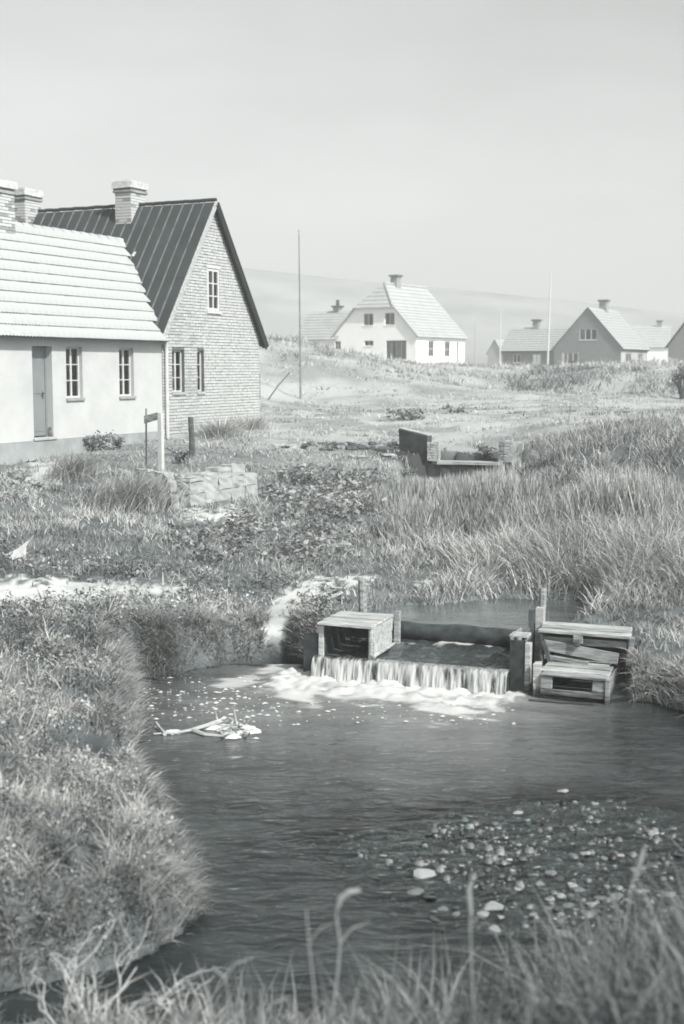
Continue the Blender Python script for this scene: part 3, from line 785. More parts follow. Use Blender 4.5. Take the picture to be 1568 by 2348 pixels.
for i in range(24):
    o0 = OV0 + i * (OV1 - OV0) / 24
    rc.tube([HF @ Vector((2.5, o0 + .01, RZ + th * 1.55 + rnd.uniform(-.008, .008))), HF @ Vector((2.5, o0 + .245, RZ + th * 1.6 + rnd.uniform(-.008, .008)))], .05, 8)
rc.build('ridge_cap', 'felt', rf_)
chimney(bh, HF, 2.1, 2.8, 2.3, 2.8, 6.95, 8.42)
chimney(bh, HF, 2.15, 2.85, LEN + .2, LEN + .72, 5.5, 8.43)
MB().tube([HF @ Vector(q) for q in [(.10, -.07, 4.15), (.10, -.07, 1.5)]], .045, 8).build('downpipe', 'white_paint', bh)

wc = thing('white_cottage', HF @ Vector((-4, 2.4, 1.4)), 'long low whitewashed cottage with pale tiled roof and grey door', 'house')
CW = 2.4; CR = 6.81; CSL = (CR - 4.28) / CW; S0 = -10.0
choles = [(-5.06, -4.38, 1.86, 3.89, .25), (-3.88, -3.28, 2.74, 3.89, .16), (-1.84, -1.24, 2.74, 3.89, .16)]
wall = wall_mesh(HF, S0, -.003, 1.84, [(S0, 4.2), (0, 4.2)], choles).build('wall', 'whitewash', wc)
bk = MB()
bk.add([HF @ Vector(q) for q in [(S0, 4.8, 1.2), (0, 4.8, 1.2), (0, 4.8, 4.2), (S0, 4.8, 4.2)]], [(0, 1, 2, 3)])
bk.add([HF @ Vector(q) for q in [(S0, 0, 1.2), (S0, 4.8, 1.2), (S0, 4.8, 4.25), (S0, 2.4, CR - .05), (S0, 0, 4.25)]], [(0, 1, 2, 3, 4)])
bk.build('rear_wall', 'whitewash', wc)
MB().box(HF, S0, -.01, -.04, .1, .9, 1.835).build('plinth', 'plinth', wc)
for i, (za, zb_, pr) in enumerate(((4.0, 4.07, .04), (4.08, 4.16, .085), (4.17, 4.26, .13))):
    MB().box(HF, S0, -.012, -pr, .1, za, zb_).build('cornice', 'whitewash', wc, bevel=.006)
# door
dr = MB().box(HF, -5.0, -4.44, .17, .215, 1.93, 3.80).build('door', 'grey_paint', wc)
MB().box(HF, -5.057, -5.003, .15, .23, 1.9, 3.885).box(HF, -4.437, -4.383, .15, .23, 1.9, 3.885).box(HF, -5.003, -4.437, .151, .229, 3.803, 3.885).build('door_frame', 'grey_paint', dr)
for (za, zb_) in ((2.02, 2.75), (2.85, 3.70)):
    MB().box(HF, -4.93, -4.51, .16, .172, za, zb_).build('door_panel', 'grey_paint', dr, bevel=.006)
MB().tube([HF @ Vector(q) for q in [(-4.52, .165, 2.86), (-4.52, .12, 2.86), (-4.60, .115, 2.86)]], .011, 6).build('handle', 'dark_metal', dr)
MB().box(HF, -4.535, -4.505, .158, .168, 2.74, 2.90).build('lock_plate', 'dark_metal', dr)
MB().box(HF, -5.10, -4.34, -.07, .23, 1.838, 1.90).build('threshold', 'pale_block', dr, bevel=.01)
for a in (-3.88, -1.84):
    window(wc, HF, a, a + .6, 2.74, 3.89, 2, 3, .12, .045, .022, sill=True, sillm='plinth', curtain=[(a + .06, a + .14, 2.85, 3.8)] if a > -2 else None)
# roof base + individual tiles
def cs_pt(s, o, up=0.0):
    return HF @ (Vector((s, o, 4.28 + CSL * o)) + Vector((0, -CSL, 1)).normalized() * up)
rb = MB()
v = [cs_pt(S0, -.2), cs_pt(-.02, -.2), cs_pt(1.83, CW), cs_pt(S0, CW)]
v2 = [cs_pt(S0, -.2, .03), cs_pt(-.02, -.2, .03), cs_pt(1.83, CW, .03), cs_pt(S0, CW, .03)]
rb.box8(v + v2)
zr = CR
rb.add([HF @ Vector(q) for q in [(S0, CW, CR), (1.83, CW, CR), (1.83, CW * 2 + .2, 4.1), (S0, CW * 2 + .2, 4.1)]], [(0, 1, 2, 3)])
rfc = rb.build('roof', 'roof_shadow', wc)
NR = 11; ol = np.linspace(-.24, CW - .02, NR + 1); TW = .225
tile = MB()
prof_ = [(0, 0.0), (.028, .026), (.056, .034), (.084, .026), (.112, 0.0), (.140, .026), (.168, .034), (.196, .026), (.228, 0.0)]
tl = (ol[1] - ol[0]) * math.sqrt(1 + CSL ** 2)
pv = []
for (yy, uu) in ((-.0, .034), (tl + .05, .004)):
    for (x, h) in prof_: pv.append((x, yy, h + uu))
    for (x, h) in prof_: pv.append((x, yy, h * .35 + uu - .026))
npf = len(prof_); fs = []
for i in range(npf - 1):
    fs.append((i, i + 1, 2 * npf + i + 1, 2 * npf + i))
    fs.append((i, npf + i, npf + i + 1, i + 1))
tile.add(pv, fs)
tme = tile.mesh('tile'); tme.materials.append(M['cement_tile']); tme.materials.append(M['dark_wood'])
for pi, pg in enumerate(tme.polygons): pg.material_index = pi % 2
Yv = (HF.to_3x3() @ Vector((0, 1, CSL))).normalized(); Xv = HF.to_3x3() @ Vector((1, 0, 0)); Zv = Xv.cross(Yv).normalized()
tl_list = []
for r in range(NR):
    lim = .765 * max((ol[r] + ol[r + 1]) / 2, 0) + .02
    c = 0
    while True:
        s = S0 + c * TW
        if s + TW > lim + .06: break
        if ol[r] < 0.02 and s + TW > -.0: break
        tl_list.append((s, r)); c += 1
tl_list.sort(key=lambda q: abs(q[0] + 2.6))
ts = MB()
for i, (s, r) in enumerate(tl_list):
    q = cs_pt(s, ol[r], .03)
    jit = Matrix.Rotation(rnd.uniform(-.012, .012), 4, 'X') @ Matrix.Translation((0, 0, rnd.uniform(0, .006)))
    mm = Matrix(((Xv.x, Yv.x, Zv.x, q.x), (Xv.y, Yv.y, Zv.y, q.y), (Xv.z, Yv.z, Zv.z, q.z), (0, 0, 0, 1))) @ jit
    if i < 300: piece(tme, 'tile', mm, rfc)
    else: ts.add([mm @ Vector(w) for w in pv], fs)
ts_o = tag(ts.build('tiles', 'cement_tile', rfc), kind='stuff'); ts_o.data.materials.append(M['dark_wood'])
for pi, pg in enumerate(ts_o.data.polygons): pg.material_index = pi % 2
for i in range(int((1.8 - S0) / .38)):
    s = S0 + i * .38
    m_ = MB(); n = 7; vs = []; f2 = []
    for e, (sx, rr) in enumerate(((s, .135), (s + .40, .115))):
        for k in range(n): 
            a = math.pi * k / (n - 1); vs.append(HF @ Vector((sx, CW - rr * math.cos(a), CR - .045 + rr * .95 * math.sin(a) + rnd.uniform(-.004, .004))))
    for k in range(n - 1): f2.append((k, k + 1, n + k + 1, n + k))
    m_.add(vs, f2).build('ridge_tile', 'cement_tile', rfc, smooth=True)
# pale mortar flashing along the valley
fl = MB(); pts = []
for i in range(9):
    t = i / 8; o = t * CW; s = .765 * o
    pts.append(cs_pt(s + rnd.uniform(-.02, .02), o, .045))
fl.tube(pts, [.03 + rnd.uniform(-.008, .01) for _ in pts], 6); fl.build('valley_flashing', 'roof_shadow', rfc)
MB().tube([HF @ Vector((1.42, 1.80, 6.33)), HF @ Vector((1.50, 1.76, 6.45))], [.07, .05], 7).build('mortar_patch', 'cement_tile', rfc)
chimney(wc, HF, -3.7, -3.02, CW - .36, CW + .36, 6.3, 7.72)
MB().tube([HF @ Vector((-.02, -.17, 4.20)), HF @ Vector((.03, -.10, 4.02)), HF @ Vector((.08, -.06, 3.9))], .04, 7).build('gutter_outlet', 'white_paint', wc)
MB().box(HF, -4.43, -4.38, .02, .10, 1.90, 2.12, j=.02).build('boot_scraper', 'wood', wc)


# ------------------------------------------------------------------ the weir timbers
def plank(T, name, m, a0, a1, b0, b1, z0, z1, j=.004, F=None, bevel=.004):
    return MB().box(F or WF, a0, a1, b0, b1, z0, z1, j).build(name, m, T, bevel=bevel)
def lplank(T, name, m, p0, p1, w, h, up=(0, 0, 1), F=None, bevel=.004):
    """plank from p0 to p1 (frame coords), width w sideways, thickness h along up"""
    F = F or WF
    p0 = F @ Vector(p0); p1 = F @ Vector(p1); up = (F.to_3x3() @ Vector(up)).normalized()
    d = (p1 - p0).normalized(); s = d.cross(up).normalized() * (w / 2); u = s.cross(d).normalized() * (h / 2)
    c = [p0 - s - u, p1 - s - u, p1 + s - u, p0 + s - u, p0 - s + u, p1 - s + u, p1 + s + u, p0 + s + u]
    c = [q + Vector((rnd.uniform(-.003, .003), rnd.uniform(-.003, .003), rnd.uniform(-.003, .003))) for q in c]
    return MB().box8(c).build(name, m, T, bevel=bevel)

wr = thing('weir', W(1.1, .3, 0), 'low timber weir with a dark log sill across the stream', 'weir')
plank(wr, 'crest_board', 'wet_wood', .0, 2.22, .02, .075, -.3, .20)
for i in range(6): plank(wr, 'apron_plank', 'wet_wood', .01, 2.21, .085 + i * .17, .245 + i * .17, .13 + i * .008, .19 + i * .008)
lg = MB(); pts = [W(.62 + 1.5 * i / 10, 1.10 + .012 * math.sin(i * 1.7), .365 + .008 * math.cos(i * 1.1)) for i in range(11)]
lg.tube(pts, [.105 + rnd.uniform(-.006, .006) for _ in pts], 14); lg.build('log_sill', 'wet_wood', wr, smooth=True)
plank(wr, 'back_board', 'wet_wood', .0, 2.24, 1.17, 1.21, .0, .42)

fb = thing('flume_box', W(.4, .4, .2), 'covered wooden sluice box with plank lid at left of the waterfall', 'sluice box')
for i in range(4): plank(fb, 'lid_plank', 'pale_wood', .05, .70, .03 + i * .205, .198 + i * .205, .575, .603, .006)
for i, (z0, z1) in enumerate(((.27, .41), (.417, .572))): plank(fb, 'side_plank', 'pale_wood', .655, .685, .07, .80, z0, z1, .005)
for i, (z0, z1) in enumerate(((.24, .41), (.417, .572))): plank(fb, 'side_plank', 'wet_wood', .09, .12, .11, .82, z0, z1, .004)  # left planks in dark wood, painting the shade inside the box
for (a, b, m, zt, z0_) in ((.045, .085, 'pale_wood', .56, .16), (.635, .10, 'pale_wood', .572, .17), (.70, .80, 'wood', .64, .1)): plank(fb, 'post', m, a, a + .065, b, b + .06, z0_, zt, .005)
plank(fb, 'post', 'dark_wood', .10, .17, .78, .85, .1, .572)
plank(fb, 'front_board', 'wet_wood', -.14, .035, .10, .14, -.1, .46, .01)
plank(fb, 'bottom_rail', 'pale_wood', .69, .72, .08, .80, .245, .275, .004)
plank(fb, 'back_board', 'wet_wood', .13, .48, .83, .86, .30, .57)
lpo = MB(); q0 = W(.22, 1.08, .2)
lpo.tube([q0, q0 + Vector((.004, 0, .45)), q0 + Vector((-.006, 0, .74))], [.052, .05, .048], 9)
tag(lpo.build('mooring_post', 'wood', smooth=False), 'stout round wooden post rising behind the sluice box', 'post', 'round posts at the weir')

ab = thing('weir_abutment', W(2.35, .3, 0), 'dark wet timber abutment closing the right end of the waterfall', 'abutment')
plank(ab, 'face_board', 'wet_wood', 2.225, 2.39, .06, .10, -.25, .56, .004)
plank(ab, 'corner_post', 'pale_wood', 2.385, 2.445, .05, .13, -.25, .535, .006)
plank(ab, 'face_board', 'wood', 2.215, 2.245, .11, .55, -.2, .60, .006)
plank(ab, 'side_board', 'dark_wood', 2.26, 2.29, .58, 1.15, .0, .56, .005)
plank(ab, 'cap_board', 'pale_wood', 2.20, 2.40, .12, .30, .585, .605, .006)
plank(ab, 'brace_post', 'pale_wood', 2.335, 2.43, .80, .88, .05, .78, .006)
plank(ab, 'brace_post', 'dark_wood', 2.27, 2.325, .78, .84, .05, .76, .006)
plank(ab, 'rail', 'wood', 2.29, 2.32, .13, .80, .40, .47, .006)
rpo = MB(); q0 = W(2.375, .96, .1)
rpo.tube([q0, q0 + Vector((.0, 0, .5)), q0 + Vector((.01, 0, .88))], [.046, .045, .043], 9)
tag(rpo.build('mooring_post', 'wood'), 'upright round post above the right end of the weir', 'post', 'round posts at the weir')

lb = thing('fish_box', W(2.9, .3, 0), 'low wooden fish box with open dark front at the pond edge', 'fish box')
plank(lb, 'front_board', 'wood', 2.59, 3.28, -.10, -.07, .045, .105, .004)
plank(lb, 'front_board', 'wood', 2.59, 2.71, -.098, -.07, .11, .235, .004)
plank(lb, 'front_board', 'wood', 3.12, 3.25, -.098, -.07, .11, .225, .004)
plank(lb, 'post', 'wood', 3.255, 3.30, -.115, -.06, -.05, .26, .004)
plank(lb, 'post', 'pale_wood', 2.50, 2.585, -.06, .02, -.15, .36, .012)
plank(lb, 'side_plank', 'dark_wood', 2.585, 2.61, -.06, .78, -.02, .235)
plank(lb, 'side_plank', 'wood', 3.255, 3.28, -.05, .78, -.02, .235)
plank(lb, 'back_board', 'dark_wood', 2.62, 3.25, .74, .77, -.02, .235)
for i in range(5): plank(lb, 'lid_plank', 'pale_wood' if i % 2 else 'wood', 2.57 + rnd.uniform(-.02, .03), 3.29 - .02 * i + rnd.uniform(-.02, .02), -.12 + i * .178, .046 + i * .178, .243 + .006 * i, .268 + .006 * i, .005)
plank(lb, 'skid', 'wet_wood', 2.45, 3.32, -.08, .7, -.16, -.02, .004)
tag(lplank(None, 'floating_lath', 'wood', (2.50, -.24, .012), (3.16, -.20, .014), .03, .016), 'thin lath floating in front of the open fish box', 'lath')

ub = thing('fish_box', W(2.9, .8, .2), 'larger wooden box with a loose sloping board behind the open fish box', 'fish box')
plank(ub, 'lid_plank', 'pale_wood', 2.44, 3.42, .42, .56, .585, .615, .006)
plank(ub, 'lid_plank', 'wood', 2.45, 3.40, .57, .72, .588, .618, .006)
plank(ub, 'lid_plank', 'pale_wood', 2.43, 3.38, .73, .90, .59, .62, .006)
plank(ub, 'front_board', 'wood', 2.46, 3.38, .50, .525, .46, .535, .004)
lplank(ub, 'loose_board', 'wood', (2.50, .46, .45), (3.30, .44, .36), .025, .12)
lplank(ub, 'loose_board', 'wood', (2.52, .42, .33), (3.0, .40, .29), .03, .05)
plank(ub, 'side_board', 'wood', 2.46, 2.485, .48, .90, .15, .575, .006)
plank(ub, 'back_board', 'dark_wood', 2.49, 3.36, .86, .885, .15, .575)
plank(ub, 'side_board', 'dark_wood', 3.37, 3.395, .50, .90, .15, .575)
lplank(ub, 'leg', 'dark_wood', (2.50, .44, .50), (2.60, .40, .24), .05, .03, (0, 1, 0))
lplank(ub, 'leg', 'wood', (3.44, .46, .60), (3.40, .48, .28), .05, .03, (0, 1, 0))
plank(ub, 'latch', 'wood', 2.83, 2.93, .40, .425, .50, .585, .004)
plank(ub, 'latch', 'dark_wood', 2.85, 2.90, .385, .41, .47, .53, .004)

# ------------------------------------------------------------------ far houses
def far_wall(T, name, m, F, x0, x1, zb, tops, holes): return wall_mesh(F, x0, x1, zb, tops, holes, .15).build(name, m, T)
def course_roof(T, name, P00, P10, P11, P01, n, m, th=.06, lip=.035):
    """roof plane: eave P00->P10, ridge P01->P11, made of lapped courses"""
    P00, P10, P11, P01 = map(Vector, (P00, P10, P11, P01))
    nr = (P10 - P00).cross(P01 - P00).normalized()
    if nr.z < 0: nr = -nr
    if (P11 - P01).length > .02: b = MB().box8([P00 - nr * th, P10 - nr * th, P11 - nr * th, P01 - nr * th, P00, P10, P11, P01])
    else: b = MB().add([P00 - nr * th, P10 - nr * th, P01 - nr * th, P00, P10, P01], [(0, 1, 2), (3, 4, 5), (0, 1, 4, 3), (1, 2, 5, 4), (2, 0, 3, 5)])
    ro = b.build(name, m, T)
    for i in range(n):
        t0 = i / n - (.25 / n if i else .02); t1 = (i + 1) / n
        a0 = P00.lerp(P01, t0); a1 = P10.lerp(P11, t0); c0 = P00.lerp(P01, t1); c1 = P10.lerp(P11, t1)
        MB().box8([a0, a1, c1, c0, a0 + nr * (lip + .015), a1 + nr * (lip + .015), c1 + nr * .006, c0 + nr * .006]).build('tile_course', m, ro)
    return ro
def simple_chimney(T, F, x0, x1, y0, y1, z0, z1, pot=False, m='soot_brick'):
    c = MB().box(F, x0, x1, y0, y1, z0, z1 - .15).build('chimney', m, T)
    MB().box(F, x0 - .12, x1 + .12, y0 - .12, y1 + .12, z1 - .148, z1).build('chimney_cap', 'dark_wood', c)
    if pot:
        MB().tube([F @ Vector(((x0 + x1) / 2, (y0 + y1) / 2, z1)), F @ Vector(((x0 + x1) / 2, (y0 + y1) / 2, z1 + .45)), F @ Vector(((x0 + x1) / 2, (y0 + y1) / 2, z1 + .5))], [.16, .14, .2], 9).build('chimney_pot', 'dark_metal', c)

# white house: frame x = along the gable to the right, y = back
G = Vector((6.19, 110.0, 0)); wa = R(32)
GF = frame(G, (math.cos(wa), -math.sin(wa)))       # y axis = (sin, cos) pointing away
wh = thing('white_house', GF @ Vector((-4, 4, 3.5)), 'large white rendered house with half hipped pale tile roof', 'house')
E0, SLO = 6.22, 1.066; GWD = 8.08; RZ2 = E0 + GWD / 2 * SLO; HZ2 = 8.53; hx_ = (HZ2 - E0) / SLO; HL = 8.95
gh = [(-5.13, -4.18, 7.07, 8.06, .15), (-3.04, -2.09, 7.07, 8.08, .15), (-5.06, -4.15, 5.34, 5.78, .12), (-2.9, -.94, 4.18, 5.77, .12), (-8.02, -7.43, 5.05, 5.77, .12)]
far_wall(wh, 'wall', 'far_white', GF, -GWD, 0, 2.8, [(-GWD, E0), (-GWD + hx_, HZ2), (-hx_, HZ2), (0, E0)], gh)
SF = GF @ Matrix.Rotation(R(90), 4, 'Z')             # right side wall: x goes back, y goes into the house
sh = [(2.16, 3.14, 4.43, 5.74, .12), (5.15, 6.12, 4.43, 5.73, .12), (7.37, 7.79, 3.7, 5.7, .2)]
far_wall(wh, 'side_wall', 'far_white', SF, 0, HL, 2.8, [(0, E0), (HL, E0)], sh)
MB().add([GF @ Vector(q) for q in [(-GWD, HL, 2.8), (0, HL, 2.8), (0, HL, E0), (-GWD / 2, HL, RZ2), (-GWD, HL, E0)]], [(0, 1, 2, 3, 4)]).build('rear_wall', 'far_white', wh)
MB().add([GF @ Vector(q) for q in [(-GWD, 0, 2.8), (-GWD, HL, 2.8), (-GWD, HL, E0), (-GWD, 0, E0)]], [(0, 1, 2, 3)]).build('left_wall', 'far_white', wh)
hb = (RZ2 - HZ2) / 1.25                               # how far the half hip leans back
def GP(x, y, z): return GF @ Vector((x, y, z))
def lapped(T, name, quad, n, m): return course_roof(T, name, *[GP(*q) for q in quad], n, m)
zo = .12
# right slope below and above the hip line
lapped(wh, 'roof', [(.25, -.2, E0 - .15), (.25, HL + .2, E0 - .15), (-hx_, HL + .2, HZ2 + zo), (-hx_, -.2, HZ2 + zo)], 10, 'tile_pale')
lapped(wh, 'roof', [(-hx_, -.2, HZ2 + zo), (-hx_, HL + .2, HZ2 + zo), (-GWD / 2, HL + .2, RZ2 + zo), (-GWD / 2, hb, RZ2 + zo)], 6, 'tile_pale')
lapped(wh, 'roof', [(-GWD - .25, HL + .2, E0 - .15), (-GWD - .25, -.2, E0 - .15), (-GWD + hx_, -.2, HZ2 + zo), (-GWD + hx_, HL + .2, HZ2 + zo)], 10, 'tile_pale')
lapped(wh, 'roof', [(-GWD + hx_, HL + .2, HZ2 + zo), (-GWD + hx_, -.2, HZ2 + zo), (-GWD / 2, hb, RZ2 + zo), (-GWD / 2, HL + .2, RZ2 + zo)], 6, 'tile_pale')
lapped(wh, 'half_hip', [(-GWD + hx_ - .1, -.28, HZ2 + .02), (-hx_ + .1, -.28, HZ2 + .02), (-GWD / 2 + .005, hb, RZ2 + zo + .01), (-GWD / 2 - .005, hb, RZ2 + zo + .01)], 6, 'tile_pale')
MB().tube([GP(-GWD / 2, hb, RZ2 + zo + .03), GP(-GWD / 2, HL + .2, RZ2 + zo + .03)], .12, 8).build('ridge_tiles', 'tile_pale', wh)
MB().tube([GP(-hx_, -.28, HZ2 + zo), GP(-GWD / 2, hb, RZ2 + zo + .03)], .09, 8).build('hip_tiles', 'soot_brick', wh)
simple_chimney(wh, GF, -GWD / 2 - .3, -GWD / 2 + .35, 3.2, 3.9, RZ2 - .4, RZ2 + .95)
cu = lambda a, b, z0, z1: [(a, b, z0, z1)]
window(wh, GF, -5.13, -4.18, 7.07, 8.06, 2, 1, .1, .05, curtain=[(-5.1, -4.75, 7.1, 8.0)], sillm='far_white')
window(wh, GF, -3.04, -2.09, 7.07, 8.08, 2, 1, .1, .05, curtain=[(-2.7, -2.15, 7.1, 8.0)], sillm='far_white')
window(wh, GF, -5.06, -4.15, 5.34, 5.78, 2, 1, .08, .05, sillm='far_white')
window(wh, GF, -2.9, -.94, 4.18, 5.77, 4, 4, .08, .05, .035, curtain=[(-2.8, -2.3, 4.2, 5.7), (-1.9, -1.05, 4.2, 5.7)], sillm='far_white', fm='soot_brick')
window(wh, GF, -8.02, -7.43, 5.05, 5.77, 2, 2, .08, .05, sill=False)
for a in (2.16, 5.15): window(wh, SF, a, a + .98, 4.43, 5.73, 2, 2, .08, .06, .06, curtain=[(a + .05, a + .93, 4.45, 5.7)], sillm='far_white')
MB().box(SF, 7.37, 7.79, .15, .19, 3.7, 5.69).build('door', 'dark_wood', wh)
MB().box(SF, 0, HL, -.12, .0, E0 - .26, E0 - .08).build('cornice', 'far_white', wh)
# left wing
wE, wR, wx0 = 6.05, 8.38, -12.0
wg = [(-10.9, -9.94, 5.28, 5.62, .12)]
WG2 = GF @ Matrix.Translation((0, .06, 0))
far_wall(wh, 'wing_wall', 'far_white', WG2, wx0, -GWD, 2.8, [(wx0, wE), (-GWD, wE)], wg)
MB().add([GP(*q) for q in [(wx0, .06, 2.8), (wx0, 4.7, 2.8), (wx0, 4.7, wE), (wx0, 2.35, wR), (wx0, .06, wE)]], [(0, 1, 2, 3, 4)]).build('wing_end_wall', 'far_white', wh)
lapped(wh, 'wing_roof', [(wx0 - .2, -.2, wE - .1), (-GWD + .3, -.2, wE - .1), (-GWD + 2.0, 2.35, wR + .1), (wx0 - .2, 2.35, wR + .1)], 10, 'tile_pale')
lapped(wh, 'wing_roof', [(-GWD + .3, 4.9, wE - .1), (wx0 - .2, 4.9, wE - .1), (wx0 - .2, 2.35, wR + .1), (-GWD + 2.0, 2.35, wR + .1)], 10, 'tile_pale')
window(wh, WG2, -10.9, -9.94, 5.28, 5.62, 2, 1, .08, .05, sill=False)
simple_chimney(wh, GF, -9.55, -8.95, 2.1, 2.7, wR - .35, wR + .55, True)

# grey brick house
G2 = Vector((25.41, 120.0, 0)); ga = R(30)
QF = frame(G2, (math.cos(ga), -math.sin(ga)))
def QP(x, y, z): return QF @ Vector((x, y, z))
gb = thing('grey_brick_house', QP(-3.2, 4, 3.2), 'grey brick gable house with pale roof beside the white flagpole', 'house')
e2, r2, gw2, hl2 = 5.35, 8.93, 6.42, 8.0
bholes = [(-4.01, -2.31, 6.02, 7.06, .12), (-5.68, -4.03, 3.78, 4.92, .12)]
far_wall(gb, 'wall', 'far_brick', QF, -gw2, 0, 2.6, [(-gw2, e2), (-gw2 / 2, r2), (0, e2)], bholes)
QS = QF @ Matrix.Rotation(R(90), 4, 'Z')
far_wall(gb, 'side_wall', 'far_shade_white', QS, 0, hl2, 2.6, [(0, e2), (hl2, e2)], [(1.35, 3.07, 3.85, 4.86, .1), (5.13, 6.6, 3.93, 4.83, .1)])  # brick side wall coloured pale, standing for the strong sun on it
MB().add([QP(*q) for q in [(-gw2, hl2, 2.6), (0, hl2, 2.6), (0, hl2, e2), (-gw2 / 2, hl2, r2), (-gw2, hl2, e2)]], [(0, 1, 2, 3, 4)]).build('rear_wall', 'far_brick', gb)
course_roof(gb, 'roof', QP(.2, -.12, e2 - .12), QP(.2, hl2 + .15, e2 - .12), QP(-gw2 / 2, hl2 + .15, r2 + .08), QP(-gw2 / 2, -.12, r2 + .08), 14, 'tile_grey')
course_roof(gb, 'roof', QP(-gw2 - .2, hl2 + .15, e2 - .12), QP(-gw2 - .2, -.12, e2 - .12), QP(-gw2 / 2, -.12, r2 + .08), QP(-gw2 / 2, hl2 + .15, r2 + .08), 14, 'tile_grey')
MB().box(QS, -.0, hl2, -.16, -.02, e2 - .30, e2 - .18).build('gutter', 'dark_wood', gb)
for sgn in (0, 1):
    xa, xb = ((-gw2 / 2, .2) if sgn else (-gw2 / 2, -gw2 - .2))
    MB().box8([QP(xa, -.16, r2 - .04), QP(xb, -.16, e2 - .26), QP(xb, -.125, e2 - .26), QP(xa, -.125, r2 - .04), QP(xa, -.16, r2 + .12), QP(xb, -.16, e2 - .09), QP(xb, -.125, e2 - .09), QP(xa, -.125, r2 + .12)]).build('verge_board', 'dark_wood', gb)
simple_chimney(gb, QF, -gw2 / 2 - .35, -gw2 / 2 + .35, 4.0, 4.7, r2 - .3, r2 + .95)
window(gb, QF, -4.01, -2.31, 6.02, 7.06, 3, 1, .06, .07, mull=.09, curtain=[(-3.9, -3.6, 6.1, 7)])
window(gb, QF, -5.68, -4.03, 3.78, 4.92, 3, 1, .06, .07, mull=.09, curtain=[(-5.5, -4.2, 3.9, 4.9)])
for a, b in ((1.35, 3.07), (5.13, 6.6)): window(gb, QS, a, b, 3.9, 4.85, 2, 1, .06, .07, curtain=[(a + .1, b - .1, 3.95, 4.8)])
wg2 = [(-10.68, -9.91, 3.95, 4.77, .12), (-8.72, -7.88, 3.82, 4.76, .12)]
QW = QF @ Matrix.Translation((0, .3, 0))
far_wall(gb, 'wing_wall', 'far_brick', QW, -11.8, -gw2, 2.6, [(-11.8, 5.2), (-gw2, 5.2)], wg2)
MB().add([QP(*q) for q in [(-11.8, .3, 2.6), (-11.8, 5.1, 2.6), (-11.8, 5.1, 5.2), (-11.8, 2.7, 7.25), (-11.8, .3, 5.2)]], [(0, 1, 2, 3, 4)]).build('wing_end_wall', 'far_brick', gb)
course_roof(gb, 'wing_roof', QP(-12, .1, 5.1), QP(-gw2 + .1, .1, 5.1), QP(-gw2 + 1.8, 2.7, 7.35), QP(-12, 2.7, 7.35), 10, 'tile_grey')
course_roof(gb, 'wing_roof', QP(-gw2 + .1, 5.3, 5.1), QP(-12, 5.3, 5.1), QP(-12, 2.7, 7.35), QP(-gw2 + 1.8, 2.7, 7.35), 10, 'tile_grey')
MB().box(QF, -11.9, -gw2 - .02, .15, .26, 4.93, 5.06).build('gutter', 'dark_wood', gb)
for a, b, za, zb_ in ((-10.68, -9.91, 3.95, 4.77), (-8.72, -7.88, 3.82, 4.76)): window(gb, QW, a, b, za, zb_, 2, 1, .06, .07, mull=.1)
simple_chimney(gb, QF, -9.6, -9.0, 2.4, 3.0, 6.9, 8.1)
MB().box(QF, -gw2 - .1, -gw2 - .02, -.05, .02, 3.0, 5.1).build('downpipe', 'dark_wood', gb)

def small_house(name, label, px, py, Y, deg, w, l, e, r, wm, rm, wins=(), side=(), chim=None, zb=None, over=.15):
    g = aty(px, py, Y); F = frame((g.x, g.y, 0), (math.cos(R(deg)), -math.sin(R(deg)))); z0 = g.z if zb is None else zb
    T = thing(name, F @ Vector((-w / 2, l / 2, z0)), label, 'house')
    far_wall(T, 'wall', wm, F, -w, 0, z0 - .8, [(-w, e), (-w / 2, r), (0, e)], [(a, b, c, d, .1) for a, b, c, d in wins])
    S = F @ Matrix.Rotation(R(90), 4, 'Z')
    far_wall(T, 'side_wall', wm, S, 0, l, z0 - .8, [(0, e), (l, e)], [(a, b, c, d, .1) for a, b, c, d in side])
    B = F @ Matrix.Translation((-w, 0, 0))
    MB().add([F @ Vector(q) for q in [(-w, 0, z0 - .8), (-w, l, z0 - .8), (-w, l, e), (-w, 0, e)]], [(0, 1, 2, 3)]).build('left_wall', wm, T)
    MB().add([F @ Vector(q) for q in [(-w, l, z0 - .8), (0, l, z0 - .8), (0, l, e), (-w / 2, l, r), (-w, l, e)]], [(0, 1, 2, 3, 4)]).build('rear_wall', wm, T)
    k = (r - e) / (w / 2)
    course_roof(T, 'roof', F @ Vector((.2, -over, e - .2 * k + .06)), F @ Vector((.2, l + over, e - .2 * k + .06)), F @ Vector((-w / 2, l + over, r + .06)), F @ Vector((-w / 2, -over, r + .06)), 8, rm)
    course_roof(T, 'roof', F @ Vector((-w - .2, l + over, e - .2 * k + .06)), F @ Vector((-w - .2, -over, e - .2 * k + .06)), F @ Vector((-w / 2, -over, r + .06)), F @ Vector((-w / 2, l + over, r + .06)), 8, rm)
    for a, b, c, d in wins: window(T, F, a, b, c, d, 2, 1, .06, .07, sill=False)
    for a, b, c, d in side: window(T, S, a, b, c, d, 2, 1, .06, .07, sill=False)
    if chim: simple_chimney(T, F, *chim)
    return T, F
g_ = aty(1151, 838, 150)
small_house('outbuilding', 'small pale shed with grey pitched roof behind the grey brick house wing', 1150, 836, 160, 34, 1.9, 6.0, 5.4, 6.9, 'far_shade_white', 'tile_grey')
small_house('far_house', 'distant pale low house with small dark windows right of the grey brick house', 1535, 838, 165, -75, 6.0, 6.0, 6.1, 8.6, 'far_white', 'tile_pale', side=[(-.0 + 1.2, 2.2, 4.5, 5.4)], wins=[(-4.6, -3.9, 4.4, 5.4), (-2.6, -1.6, 3.9, 5.5)], chim=(-3.3, -2.7, 1.0, 1.6, 8.0, 9.3))
